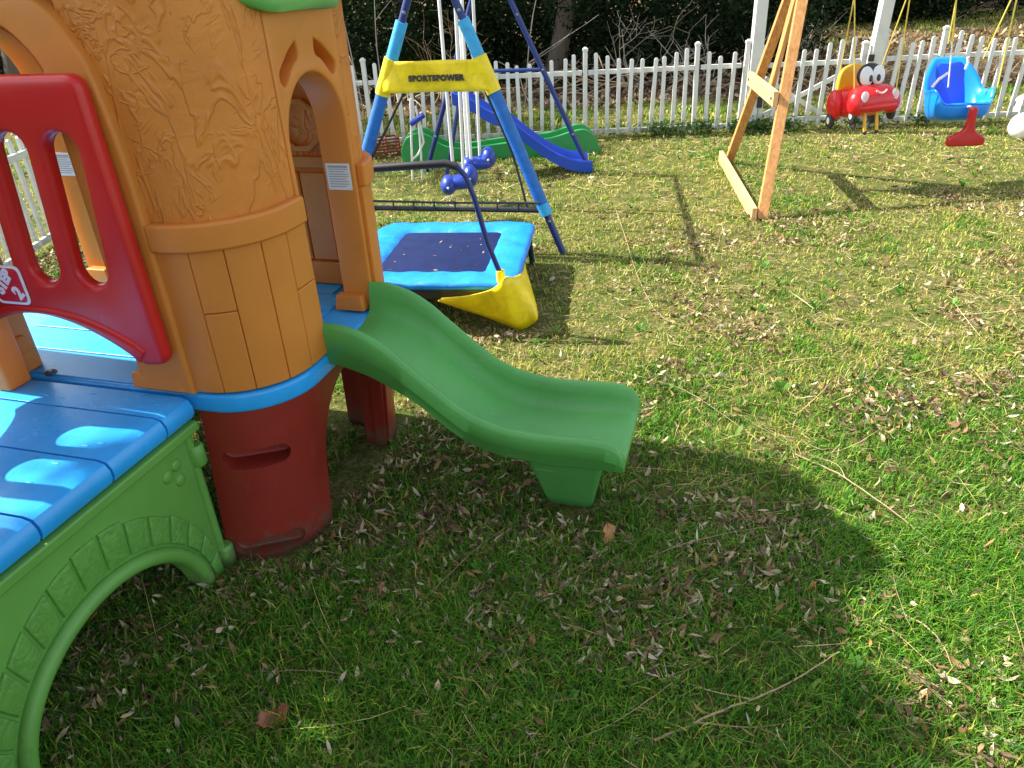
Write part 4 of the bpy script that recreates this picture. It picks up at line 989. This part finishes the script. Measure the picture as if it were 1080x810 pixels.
def aframe(shift, flip):
    _af(shift, flip)
    for p in (seg_pt(nearf, wa, .70), seg_pt(farf, wa, .70), seg_pt(nearf, wa, .05), seg_pt(farf, wa, .05)):
        m = MB(); q = p+shift-NB*.077*flip+wo; m.lathe([(.011, 0), (.010, .004), (.004, .007), (.001, .0075)], 12, T3(q.x, q.y, q.z) @ Matrix.Rotation(math.atan2(NB.y, NB.x)+(PI if flip > 0 else 0), 4, 'Z') @ Matrix.Rotation(PI/2, 4, 'Y')); m.obj('bolt', M['bolt'], ws)
aframe(Vector((0, 0, 0)), 1); aframe(NB*3.1, -1)
m = MB(); m.beam(wa-NB*.2+wo, wa+NB*3.3+wo, .07, .10, (0, 0, 1)); m.obj('beam', M['cedar'], ws, 35, .004)

# swings hang in the vertical plane of the beam
def inplane(px, py, off=0): return PL(px, py, wa+DB*off, DB)
def rope_to_beam(px0, py0, px1, py1, off):
    a = inplane(px0, py0, off); b = inplane(px1, py1, off); t = (wa.z+.04-b.z)/(a.z-b.z); top = b.lerp(a, t); top = Vector((top.x, top.y, wa.z+.04))-DB*off*.7
    return top, b
# red car-shaped swing
cc = inplane(912, 102, -.05); cs = thing('car_swing', 'red car shaped toddler swing with big eyes and yellow seat back', 'swing', (cc.x, cc.y, cc.z-.13), R(27))
CR = Euler((R(-10), 0, R(17))); cs.rotation_euler = CR; cs.scale = (.95, .70, 1.18)
Mc = (Matrix.Translation(cs.location) @ CR.to_matrix().to_4x4() @ Matrix.Diagonal((.95, .70, 1.18, 1))).inverted()
m = MB()
def sec(y, w, z0, z1, ex=.55):
    out = []
    for k in range(28):
        a = 2*PI*k/28; ca, sa = math.cos(a), math.sin(a)
        out.append((w*math.copysign(abs(ca)**ex, ca), y, (z0+z1)/2+(z1-z0)/2*math.copysign(abs(sa)**ex, sa)))
    return out
m.loft([sec(.185, .10, .03, .10), sec(.175, .14, .01, .14), sec(.10, .165, .0, .17), sec(.03, .160, .0, .165), sec(-.03, .150, .0, .165), sec(-.09, .165, .01, .175), sec(-.15, .180, .025, .170), sec(-.20, .180, .035, .150), sec(-.235, .160, .045, .125), sec(-.250, .10, .06, .105)])
for s in (-1, 1):
    m.ell((s*.150, -.155, .075), (.062, .085, .070), 18, 10); m.ell((s*.160, .12, .08), (.05, .10, .085), 18, 10)
m.ell((0, -.205, .05), (.19, .055, .030), 20, 10)
body = m.obj('body', M['toy_red'], cs, 60)
V, Fs = prism(smooth([(-.150, .10), (-.145, .20), (-.105, .27), (0, .295), (.105, .27), (.145, .20), (.150, .10)], 5), [], .05, .014, 3); m = MB(); m.add(V, Fs, T3(0, .125, 0) @ XZ); m.obj('seat_back', M['toy_yellow'], cs, 50)
m = MB(); m.ell((0, -.085, .222), (.112, .040, .066), 24, 12); m.obj('eye_surround', M['black'], cs, 60)
for s in (-1, 1):
    m = MB(); m.ell((s*.050, -.120, .216), (.054, .036, .054), 20, 12); e = m.obj('eye', M['white'], cs, 60)
    m = MB(); m.ell((s*.034, -.153, .204), (.017, .007, .019), 14, 8); m.obj('pupil', M['black'], e, 60)
    m = MB(); m.lathe([(.030, 0), (.030, .008), (.022, .014), (.002, .016)], 18, T3(s*.128, -.232, .108) @ Matrix.Rotation(R(90), 4, 'X')); h = m.obj('headlight', M['white'], cs, 50)
    m = MB(); m.lathe([(.019, .0145), (.017, .0175), (.001, .0185)], 14, T3(s*.128, -.232, .108) @ Matrix.Rotation(R(90), 4, 'X')); m.obj('lamp_centre', M['pink'], h, 50)
m = MB(); m.tube([(-.045+.09*k/8, -.250-.004*math.sin(PI*k/8), .135-.016*math.sin(PI*k/8)) for k in range(9)], .006, 6); m.obj('smile', M['pink'], cs, 60)
for sx, y in ((-1, -.14), (1, -.14), (-1, .14), (1, .14)):
    Mx = T3(sx*(.165 if y < 0 else .185), y, -.005 if y > 0 else .015) @ Matrix.Rotation(R(90), 4, 'Y'); m = MB(); m.lathe([(.026, -.020), (.042, -.016), (.047, 0), (.042, .016), (.026, .020)], 20, Mx); wl = m.obj('wheel', M['black'], cs, 50)
    m = MB(); m.lathe([(.020, sx*.0195), (.018, sx*.023), (.002, sx*.024)], 16, Mx); m.obj('hub', M['white'], wl, 50)
for sx in (-.05, .055):
    m = MB(); m.tube([(sx, -.12, .02), (sx, -.13, -.085)], .013, 10); fp = m.obj('foot_post', M['toy_yellow'], cs)
    m = MB(); m.ell((sx, -.131, -.088), (.016, .016, .012), 12, 8); m.obj('post_cap', M['black'], fp)
for (x0, y0, x1, y1, off) in ((899, 0, 883, 90, .08), (904, 0, 901, 98, -.14), (954, 0, 929, 72, .08), (962, 0, 945, 95, -.12)):
    t, b = rope_to_beam(x0, y0, x1, y1, off); m = MB(); m.tube([Mc @ t, Mc @ b], .0055, 6); rp = m.obj('rope', M['rope'], cs); m = MB(); q = Mc @ b; m.ell((q.x, q.y, q.z), (.012, .014, .012), 10, 8); m.obj('knot', M['rope'], rp)

# blue bucket swing
bc = inplane(1014, 100, 0); bk = thing('bucket_swing', 'blue high backed baby bucket swing with red T shaped front bar', 'swing', (bc.x, bc.y, bc.z-.17), R(-4)); Mb = (Matrix.Translation(bk.location) @ Matrix.Rotation(R(-4), 4, 'Z')).inverted()
bk.rotation_euler = (R(-14), 0, R(-4)); Mb = (Matrix.Translation(bk.location) @ Euler((R(-14), 0, R(-4))).to_matrix().to_4x4()).inverted()
m = MB(); n = 72; rings = []
def lerp_(a, b, t): return a+(b-a)*t
for k in range(n):
    t = 2*PI*k/n; ct, st = math.cos(t), math.sin(t)     # st=1 back, -1 front
    ex = .60; cx = math.copysign(abs(ct)**ex, ct); sy = math.copysign(abs(st)**ex, st)
    b = float(sstep(-.75, .95, st)); H = .085+.105*float(sstep(-.9, -.25, st))+.235*float(sstep(.15, .97, st))
    pts = []
    cx *= .95
    for (sc_, zf) in ((.50, 0.), (.78, .010), (.92, .035), (1.0, .075)): pts.append((.195*cx*sc_, .150*sy*sc_, zf))
    for g in (.4, .75, 1.0):
        z = lerp_(.075, max(H, .088), g); hi = float(sstep(.12, .40, z)); flare = 1+.03*float(sstep(.07, .22, z))-.20*float(sstep(.26, .43, z))
        pts.append((.200*cx*flare, .150*sy+.05*hi*max(0, st), z))
    x, y, z = pts[-1]; pts.append((x*1.03, y+.008*sy, z+.006)); pts.append((x*1.02, y, z+.016)); pts.append((x*.955, y-.010*sy, z+.012)); pts.append((x*.90, y-.022*sy, z-.006))
    for g in (.6, .15): zz = lerp_(.075, z, g); pts.append((.168*cx*(1+.05*g), .118*sy+.045*g*max(0, st), zz))
    pts.append((.11*cx, .08*sy, .052)); rings.append(pts)
rings.append(rings[0]); m.loft(rings, False, None, 0, False)
m.add([(.099*math.copysign(abs(math.cos(2*PI*k/24))**.6, math.cos(2*PI*k/24)), .076*math.copysign(abs(math.sin(2*PI*k/24))**.6, math.sin(2*PI*k/24)), 0.0005) for k in range(24)], [tuple(range(24))]); m.add([(.12*math.cos(2*PI*k/24), .09*math.sin(2*PI*k/24), 0.050) for k in range(24)], [tuple(range(24))])
sh = m.obj('bucket', M['toy_blue'], bk, 60)
V, Fs = prism(smooth([(-.10, .09), (-.105, .25), (-.085, .385), (0, .395), (.085, .395), (.105, .25), (.10, .09)], 4), [], .012, .005, 2); m = MB(); m.add(V, Fs, T3(0, .098, 0) @ Matrix.Rotation(R(-9), 4, 'X') @ XZ); m.obj('back_liner', M['toy_navy'], bk, 50)
m = MB(); m.ell((-.0, -.162, .078), (.016, .006, .008), 14, 8); m.obj('badge', M['white'], bk, 60)
tb = [(-.030, .095), (-.026, .0), (-.040, -.055), (-.115, -.090), (-.135, -.105), (-.135, -.155), (.110, -.155), (.110, -.105), (.085, -.090), (.030, -.055), (.018, .0), (.020, .095)]
V, Fs = prism(rounded(tb, .025, 4), [], .045, .012, 3); m = MB(); m.add(V, Fs, T3(.015, -.182, -.02) @ Matrix.Rotation(R(14), 4, 'X') @ XZ); m.obj('front_bar', M['t_red'], bk, 50)
for (x0, y0, x1, y1, off, cut) in ((1007, 0, 1000, 46, .1, 0), (1011, 0, 1000, 92, -.1, 1), (1064, 0, 1037, 62, .1, 0), (1075, 0, 1052, 92, -.1, 0)):
    t, b = rope_to_beam(x0, y0, x1, y1, off); m = MB(); m.tube([Mb @ t, Mb @ (t.lerp(b, .72))], .0055, 6); rp = m.obj('rope', M['rope'], bk)
    m = MB(); m.tube([Mb @ (t.lerp(b, .72)), Mb @ b], .0052, 6); m.obj('rope_end', M['strap'] if cut else M['rope'], rp)
m = MB(); q = [Mb @ inplane(px, py, -.12) for px, py in ((983, 92), (990, 84), (1000, 77))]; m.tube(q, .009, 6); m.obj('harness_strap', M['strap'], bk, 60); m = MB(); q = [Mb @ inplane(px, py, .06) for px, py in ((1021, 60), (1021, 66), (1018, 73))]; m.tube(q, .009, 6); m.obj('harness_strap', M['strap'], bk, 60)

# white toy balls at the right edge
for (px, py, lab) in ((1077, 150, 'white ball with black patches lying on grass by the fence, nearer of two'), (1079, 127, 'white ball with black patches against the fence foot, farther of two')):
    g = G(px, py); r = .115
    me = MB(); me.ell((0, 0, 0), (r, r, r), 32, 20)
    m2, nt2, p2 = new_mat('ball_skin'); v2 = coords(nt2); vo = nt2.nodes.new('ShaderNodeTexVoronoi'); vo.inputs['Scale'].default_value = 9; link(nt2, v2, vo.inputs['Vector'])
    cr2 = ramp(nt2, vo.outputs['Distance'], [(.28, (.02, .02, .02)), (.30, (.8, .8, .78))]); link(nt2, cr2.outputs['Color'], p2.inputs['Base Color']); p2.inputs['Roughness'].default_value = .4
    o = me.obj('toy_ball', m2, None, 60); o.location = (g.x+.05, g.y+.1, r-.004); o.rotation_euler = (.4, .7, px*.3); tag(o, lab, 'ball', 'white balls by the fence')

# ------------------------------------------------------------------ FENCE
FA = Vector((-3.2, 7.92, 0)); FD = Vector((4.82+1.21, 7.43-7.80, 0)).normalized()
def fpt(px): # point on the fence line seen at image column px near its base
    n = (-FD.y, FD.x, 0); q = PL(px, 140, FA, n); return (q-FA).dot(FD)
def picket_mesh(hh):
    m = MB(); w_, d = .036, .020; m.loft([[(-w_/2, -d/2, 0), (w_/2, -d/2, 0), (w_/2, d/2, 0), (-w_/2, d/2, 0)], [(-w_/2, -d/2, hh-.012), (w_/2, -d/2, hh-.012), (w_/2, d/2, hh-.012), (-w_/2, d/2, hh-.012)], [(-w_*.25, -d*.3, hh), (w_*.25, -d*.3, hh), (w_*.25, d*.3, hh), (-w_*.25, d*.3, hh)]]); return m
PK = {}
def add_picket(parent, org, s, lean, h, dirv):
    key = round(h, 2)
    if key not in PK:
        o = picket_mesh(key).obj('picket', M['vinyl'], None, 30); PK[key] = o.data; o.parent = parent
    else:
        o = bpy.data.objects.new('picket', PK[key]); COL.objects.link(o); o.parent = parent
    p = dirv*s; nn = Vector((dirv.y, -dirv.x, 0))
    o.location = (p.x+nn.x*.024, p.y+nn.y*.024, .035); o.rotation_euler = Euler((rnd.gauss(0, .012), lean, math.atan2(dirv.y, dirv.x)), 'XYZ')
def post_obj(parent, s, dirv, h=.79, w_=.041):
    m = MB(); m.box((0, 0, h/2), (w_, w_, h)); m.box((0, 0, h+.012), (w_*1.25, w_*1.25, .024)); m.box((0, 0, h+.030), (w_*.9, w_*.9, .012), None, .6)
    o = m.obj('post', M['vinyl'], parent, 30, .003); p = dirv*s; o.location = (p.x, p.y, 0); o.rotation_euler = (0, rnd.gauss(0, .01), math.atan2(dirv.y, dirv.x)); return o
def rail_obj(parent, s0, s1, z, dirv):
    m = MB(); m.beam(dirv*s0+Vector((0, 0, z)), dirv*s1+Vector((0, 0, z)), .03, .042); m.obj('rail', M['vinyl'], parent, 30, .003)
def fence_run(name, label, org, dirv, posts, zs=(.065, .61), lean=.0, up=.0):
    f = thing(name, label, 'fence', org)
    for a, b in zip(posts, posts[1:]):
        for z in zs: rail_obj(f, a+.03, b-.03, z, dirv)
        n = max(1, round((b-a)/.112)-1)
        for k in range(1, n+1):
            t = k/(n+1); h = .815+up-.105*math.sin(PI*t)+rnd.uniform(-.006, .006); add_picket(f, org, a+(b-a)*t, lean+rnd.gauss(0, .020), h-.035, dirv)
    for s in posts: post_obj(f, s, dirv, .80+up)
    return f
sg0, sg1 = fpt(789), fpt(906); s617, s731 = fpt(617), fpt(731); pp = s731-s617
posts = [s617-pp*k for k in (3, 2, 1)]; posts = [p for p in posts if p > -.2]+[s617, s731, sg0-.10]
fence_run('picket_fence', 'white picket fence with scalloped tops left of the gate', FA, FD, posts)
s978 = fpt(975); fence_run('picket_fence', 'white picket fence with scalloped tops right of the gate', FA, FD, [sg1+.10, s978, s978+pp, s978+2*pp, s978+3*pp], lean=.03, up=.035)
# white fence along the left edge of the yard
LD = Vector((.04, -1, 0)).normalized()
fence_run('picket_fence', 'white picket fence along the left side behind the tower', FA, LD, [.0, 1.2, 2.4, 3.6, 4.8])
# tall gate posts and gate
for s, lab, tilt in ((sg0, 'tall white gate post with black hinges', .0), (sg1, 'tall white gate post with black latch', .045)):
    q = FA+FD*s; t = thing('gate_post', lab, 'post', (q.x, q.y, 0), math.atan2(FD.y, FD.x), 'tall posts either side of the gate')
    m = MB(); m.box((0, 0, 1.1), (.105, .105, 2.2)); ob = m.obj('post', M['vinyl'], t, 30, .004); ob.rotation_euler = (0, tilt, 0)
    m = MB(); m.box((0, 0, 2.215), (.13, .13, .03)); m.box((0, 0, 2.25), (.11, .11, .05), None, .3); m.obj('cap', M['vinyl'], ob, 30, .003)
    if tilt == 0:
        for z in (.28, .62): m = MB(); m.box((.066, -.02, z), (.05, .09, .10)); m.obj('hinge', M['black'], t, 30, .004)
    else:
        m = MB(); m.box((-.03, -.06, .63), (.05, .03, .06)); m.obj('latch', M['black'], t, 30, .004)
q = FA+FD*(sg0+.09); gt = thing('gate', 'white picket gate with diagonal braces between the tall posts', 'gate', (q.x, q.y, 0)); gl_ = sg1-sg0-.18
for s in (.0, gl_): o = post_obj(gt, s, FD, .74, .045); o.name = 'gate_stile'
for z in (.10, .60): rail_obj(gt, .02, gl_-.02, z, FD)
m = MB(); nn = Vector((FD.y, -FD.x, 0))*-.022
m.beam(nn+FD*.03+Vector((0, 0, .14)), nn+FD*(gl_*.97)+Vector((0, 0, .56)), .02, .04); m.obj('brace', M['vinyl'], gt); m = MB(); m.beam(nn*1.9+FD*.03+Vector((0, 0, .48)), nn*1.9+FD*(gl_*.7)+Vector((0, 0, .12)), .02, .04); m.obj('brace', M['vinyl'], gt)
n = round(gl_/.112)
for k in range(1, n): t = k/n; add_picket(gt, q, gl_*t, .02, .80-.08*math.sin(PI*t)-.035+.05*(t > .6), FD)

# ------------------------------------------------------------------ WOOD BEYOND THE FENCE
def leaf_cloud(centres, spread, n, size, palette, flat=.6):
    """(n) leaf quads gathered round clump centres; returns verts, quads, tones"""
    c = np.array(centres); i = nr.integers(0, len(c), n); sp = np.array(spread)
    p = c[i, :3]+nr.normal(0, 1, (n, 3))*sp*(c[i, 3:4] if c.shape[1] > 3 else 1)
    a = nr.uniform(0, 2*PI, n); t = nr.normal(0, flat, n); L = size*nr.uniform(.6, 1.4, n); Wd = L*nr.uniform(.3, .55, n)
    d = np.stack([np.cos(a)*np.cos(t), np.sin(a)*np.cos(t), np.sin(t)], 1); u = nr.normal(0, 1, (n, 3)); s = np.cross(d, u); s /= np.linalg.norm(s, axis=1, keepdims=True)
    V = np.empty((n, 4, 3)); V[:, 0] = p-d*L[:, None]*.5; V[:, 1] = p+s*Wd[:, None]*.5; V[:, 2] = p+d*L[:, None]*.5; V[:, 3] = p-s*Wd[:, None]*.5
    pal = np.array(palette); tone = pal[(i*7+nr.integers(0, 2, n)) % len(pal)]*nr.uniform(.7, 1.3, (n, 1))
    return V.reshape(-1, 3), (4*np.arange(n)[:, None]+np.arange(4)[None]), np.repeat(tone, 4, 0)
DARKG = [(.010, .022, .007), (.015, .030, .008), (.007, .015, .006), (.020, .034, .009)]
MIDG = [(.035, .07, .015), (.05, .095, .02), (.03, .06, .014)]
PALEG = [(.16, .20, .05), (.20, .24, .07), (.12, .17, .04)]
def cloud_obj(name, parts, mat, parent=None):
    b = 0; Vs, Qs, Cs = [], [], []
    for V, Q, Cc in parts: Vs.append(V); Qs.append(Q+b); Cs.append(Cc); b += len(V)
    o = raw_mesh(name, np.concatenate(Vs), [np.concatenate(Qs)], np.concatenate(Cs), mat)
    if parent is not None: o.parent = parent
    return o
def branch(mb, p, d, L, r, depth, curl=.35, tips=None, nseg=5):
    pts = [p.copy()]; q = p.copy(); dd = d.copy()
    for k in range(nseg):
        dd = (dd+Vector((rnd.gauss(0, curl), rnd.gauss(0, curl), rnd.gauss(.02, curl*.7)))*.5).normalized(); q = q+dd*(L/nseg); pts.append(q.copy())
    mb.tube(pts, [max(r*(1-.65*k/nseg), .0018) for k in range(nseg+1)], 5 if r < .02 else 9, caps=False)
    if tips is not None and depth <= 1: tips += pts[1:]
    if depth > 0:
        for k in range(rnd.randint(2, 4)):
            i = rnd.randint(1, nseg); a = Vector((rnd.gauss(0, 1), rnd.gauss(0, 1), rnd.gauss(.2, .7))).normalized(); nd = (dd*.55+a*.8).normalized()
            branch(mb, pts[i], nd, L*rnd.uniform(.45, .7), r*.5, depth-1, curl, tips, nseg)
def tree(name, label, x, y, H, r, crown, pal, nleaf, size, group, cat='tree', mat='bark_brown'):
    z = float(ground_h(x, y)); t = thing(name, label, cat, (x, y, z), 0, group)
    m = MB(); tips = []
    pts = [Vector((0, 0, -.1))]; q = Vector((0, 0, -.1)); dd = Vector((rnd.gauss(0, .06), rnd.gauss(0, .06), 1)).normalized()
    for k in range(8):
        dd = (dd+Vector((rnd.gauss(0, .06), rnd.gauss(0, .06), .05))).normalized(); q = q+dd*(H/8); pts.append(q.copy())
    m.tube(pts, [r*(1.25 if k == 0 else 1-.09*k) for k in range(9)], 12)
    for k in range(10):
        i = rnd.randint(3, 8); a = rnd.uniform(0, 2*PI); branch(m, pts[i], Vector((math.cos(a), math.sin(a), rnd.uniform(.1, .7))).normalized(), crown*rnd.uniform(.6, 1.1), r*.35, 1, .3, tips)
    m.obj('trunk', M[mat], t, 60)
    cs_ = [(p.x, p.y, p.z, rnd.uniform(.6, 1.4)) for p in tips if p.z > H*.28]
    o = cloud_obj('crown', [leaf_cloud(cs_, (.26, .26, .20), nleaf, size, pal)], M['foliage'], t)
    return t
GRP = 'tall trees in the wood behind the fence'
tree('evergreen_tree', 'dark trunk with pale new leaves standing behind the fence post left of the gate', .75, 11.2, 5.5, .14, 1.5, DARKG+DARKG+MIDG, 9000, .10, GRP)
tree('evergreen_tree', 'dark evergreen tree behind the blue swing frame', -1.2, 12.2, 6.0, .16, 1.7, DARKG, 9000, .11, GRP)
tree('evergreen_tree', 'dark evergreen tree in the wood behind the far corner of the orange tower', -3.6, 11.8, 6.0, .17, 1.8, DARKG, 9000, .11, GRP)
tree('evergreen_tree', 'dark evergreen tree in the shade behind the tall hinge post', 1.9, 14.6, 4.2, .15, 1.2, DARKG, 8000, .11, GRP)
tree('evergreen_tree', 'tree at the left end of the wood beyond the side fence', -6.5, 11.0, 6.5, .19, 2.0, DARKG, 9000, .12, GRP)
# unseen tree added left of the yard to shade the lawn in front
st_ = thing('added_shade_tree', 'unseen leafy tree added left of the climber to shade the foreground grass', 'tree', (.954*-5.2+.300*.1, .300*5.2+.954*.1, 0), UDIR)
m = MB(); m.tube(smooth([(0, 0, -.1), (.04, .05, 1.4), (-.05, .02, 2.8), (.02, .05, 4.2), (.0, .1, 5.2)], 5), [.17-.0065*k for k in range(21)], 12)
tips = []
for k in range(12):
    a = 2*PI*k/12; branch(m, Vector((0, .05, 4.5+.05*k)), Vector((math.cos(a)*.5, math.sin(a), .35)).normalized(), 1.0, .04, 1, .2, tips)
m.obj('trunk', M['bark_brown'], st_, 60)
cen = []
while len(cen) < 420:
    a, b, c = nr.uniform(-1, 1, 3)
    if b*b+a*a > 1: continue
    al, pe = a*1.0, b*(.41+.03*math.sin(9*c)); el = SUN_EL      # crown stretched along the sun rays, shaped to fit the lawn shade
    cen.append((.2-al*math.cos(el)+pe*math.sin(el),   .16+c*1.20, 4.67+.26+al*math.sin(el)+pe*math.cos(el), 1.0))
SHADE_LEAVES = [(.05, .10, .02), (.07, .13, .025), (.04, .08, .02)]

cloud_obj('crown', [leaf_cloud(cen, (.05, .05, .05), 30000, .10, SHADE_LEAVES)], M['foliage'], st_)
# dense undergrowth: one dark mass
parts = []
for k in range(95):
    x = -8+16*k/95+rnd.uniform(-.2, .2); y = rnd.uniform(11.2, 12.9)+(-.5 if x > 2.6 else 0)
    if x > 4.1: y = rnd.uniform(13.4, 14.3)
    if x > 4.1 and y < 13.4: y = rnd.uniform(13.4, 14.2)
    h = rnd.uniform(.8, 2.0)*(1. if x < 3.6 or y > 13 else .48); z = float(ground_h(x, y))
    cen = [(x+rnd.gauss(0, .35), y+rnd.gauss(0, .3), z+h*rnd.random()**.8, rnd.uniform(.7, 1.3)) for _ in range(9)]
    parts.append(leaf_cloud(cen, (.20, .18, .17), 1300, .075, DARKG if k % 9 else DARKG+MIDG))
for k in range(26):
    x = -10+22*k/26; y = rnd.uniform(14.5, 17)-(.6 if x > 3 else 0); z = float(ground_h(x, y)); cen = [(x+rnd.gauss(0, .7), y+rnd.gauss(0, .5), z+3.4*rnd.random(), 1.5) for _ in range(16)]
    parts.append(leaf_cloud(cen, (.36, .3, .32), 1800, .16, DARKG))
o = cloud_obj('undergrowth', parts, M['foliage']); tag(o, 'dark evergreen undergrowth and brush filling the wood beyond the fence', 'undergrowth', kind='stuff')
# pale leaf sprays on the trunk left of the gate
# weeds along the fence foot
parts = []
for k in range(60):
    s = rnd.uniform(1.2, 9.5); q = FA+FD*s+Vector((0, rnd.uniform(-.14, .10), 0)); d = 1.0 if s > fpt(640) else .35
    if rnd.random() < d: parts.append(leaf_cloud([(q.x+rnd.gauss(0, .06), q.y, .03+.07*rnd.random(), rnd.uniform(.7, 1.3)) for _ in range(5)], (.06, .05, .03), 150, .038, [(.05, .10, .02), (.08, .15, .03), (.10, .20, .03), (.05, .14, .02)]))
o = cloud_obj('fence_weeds', parts, M['grass']); tag(o, 'low leafy weeds growing along the foot of the fence', 'weeds', kind='stuff')
# brush pile of dead stems
m = MB()
for k in range(230):
    x = rnd.uniform(-4, 7.5); y = rnd.uniform(9.7, 10.9)-(.5 if x > 3 else 0); a = rnd.uniform(0, PI); L = rnd.uniform(.3, .9); z = rnd.uniform(.02, .22)
    m.tube([(x, y, z), (x+math.cos(a)*L*.5, y+math.sin(a)*.2, z+rnd.uniform(0, .2)), (x+math.cos(a)*L, y+math.sin(a)*.3, z+rnd.uniform(-.05, .3))], .007, 4, caps=False)
o = m.obj('brushwood', M['twig']); tag(o, 'brown heap of dead stems and brushwood just beyond the fence', 'brushwood', kind='stuff')
# bare shrubs and saplings
def bare(label, px, py, y, H, n, r, mat='pale_bark', spread=.6, name='bare_shrub', depth=2, grp='bare shrubs beyond the fence', up=.9):
    q = D(px, py, y); z = float(ground_h(q.x, y)); m = MB()
    for k in range(n): a = rnd.uniform(0, 2*PI); branch(m, Vector((0, 0, -.02)), Vector((math.cos(a)*spread, math.sin(a)*spread, up)).normalized(), H*rnd.uniform(.7, 1.1), r, depth, .3)
    o = m.obj(name, M[mat], None, 60); o.location = (q.x, y, z); return tag(o, label, 'shrub', grp)
bare('bare pale branched shrub arching in front of the dark wood, left of the gate', 665, 60, 10.3, .85, 5, .011)
bare('tangled bare shrub right behind the hinged gate post', 740, 60, 10.1, .80, 5, .011)
bare('twiggy bare bush behind the gate beside the car swing', 850, 60, 10.6, .75, 6, .009)
bare('bare shrub at the foot of the grassy bank behind the bucket swing', 980, 60, 10.4, .6, 6, .008)
bare('bare brown bush behind the yellow banner', 470, 60, 10.6, .9, 6, .009, 'twig')
for px, lab in ((380, 'thin pale sapling beside the orange tower edge'), (402, 'thin pale sapling just left of the blue swing leg'), (552, 'thin pale sapling behind the right swing leg')):
    q = D(px, 90, 9.6); m = MB(); branch(m, Vector((0, 0, -.02)), Vector((-.04, 0, 1)).normalized(), 1.9, .009, 1, .10, None, 7); o = m.obj('sapling', M['pale_bark'], None, 60); o.location = (q.x, 9.6, 0); tag(o, lab, 'sapling', 'thin saplings beyond the fence')
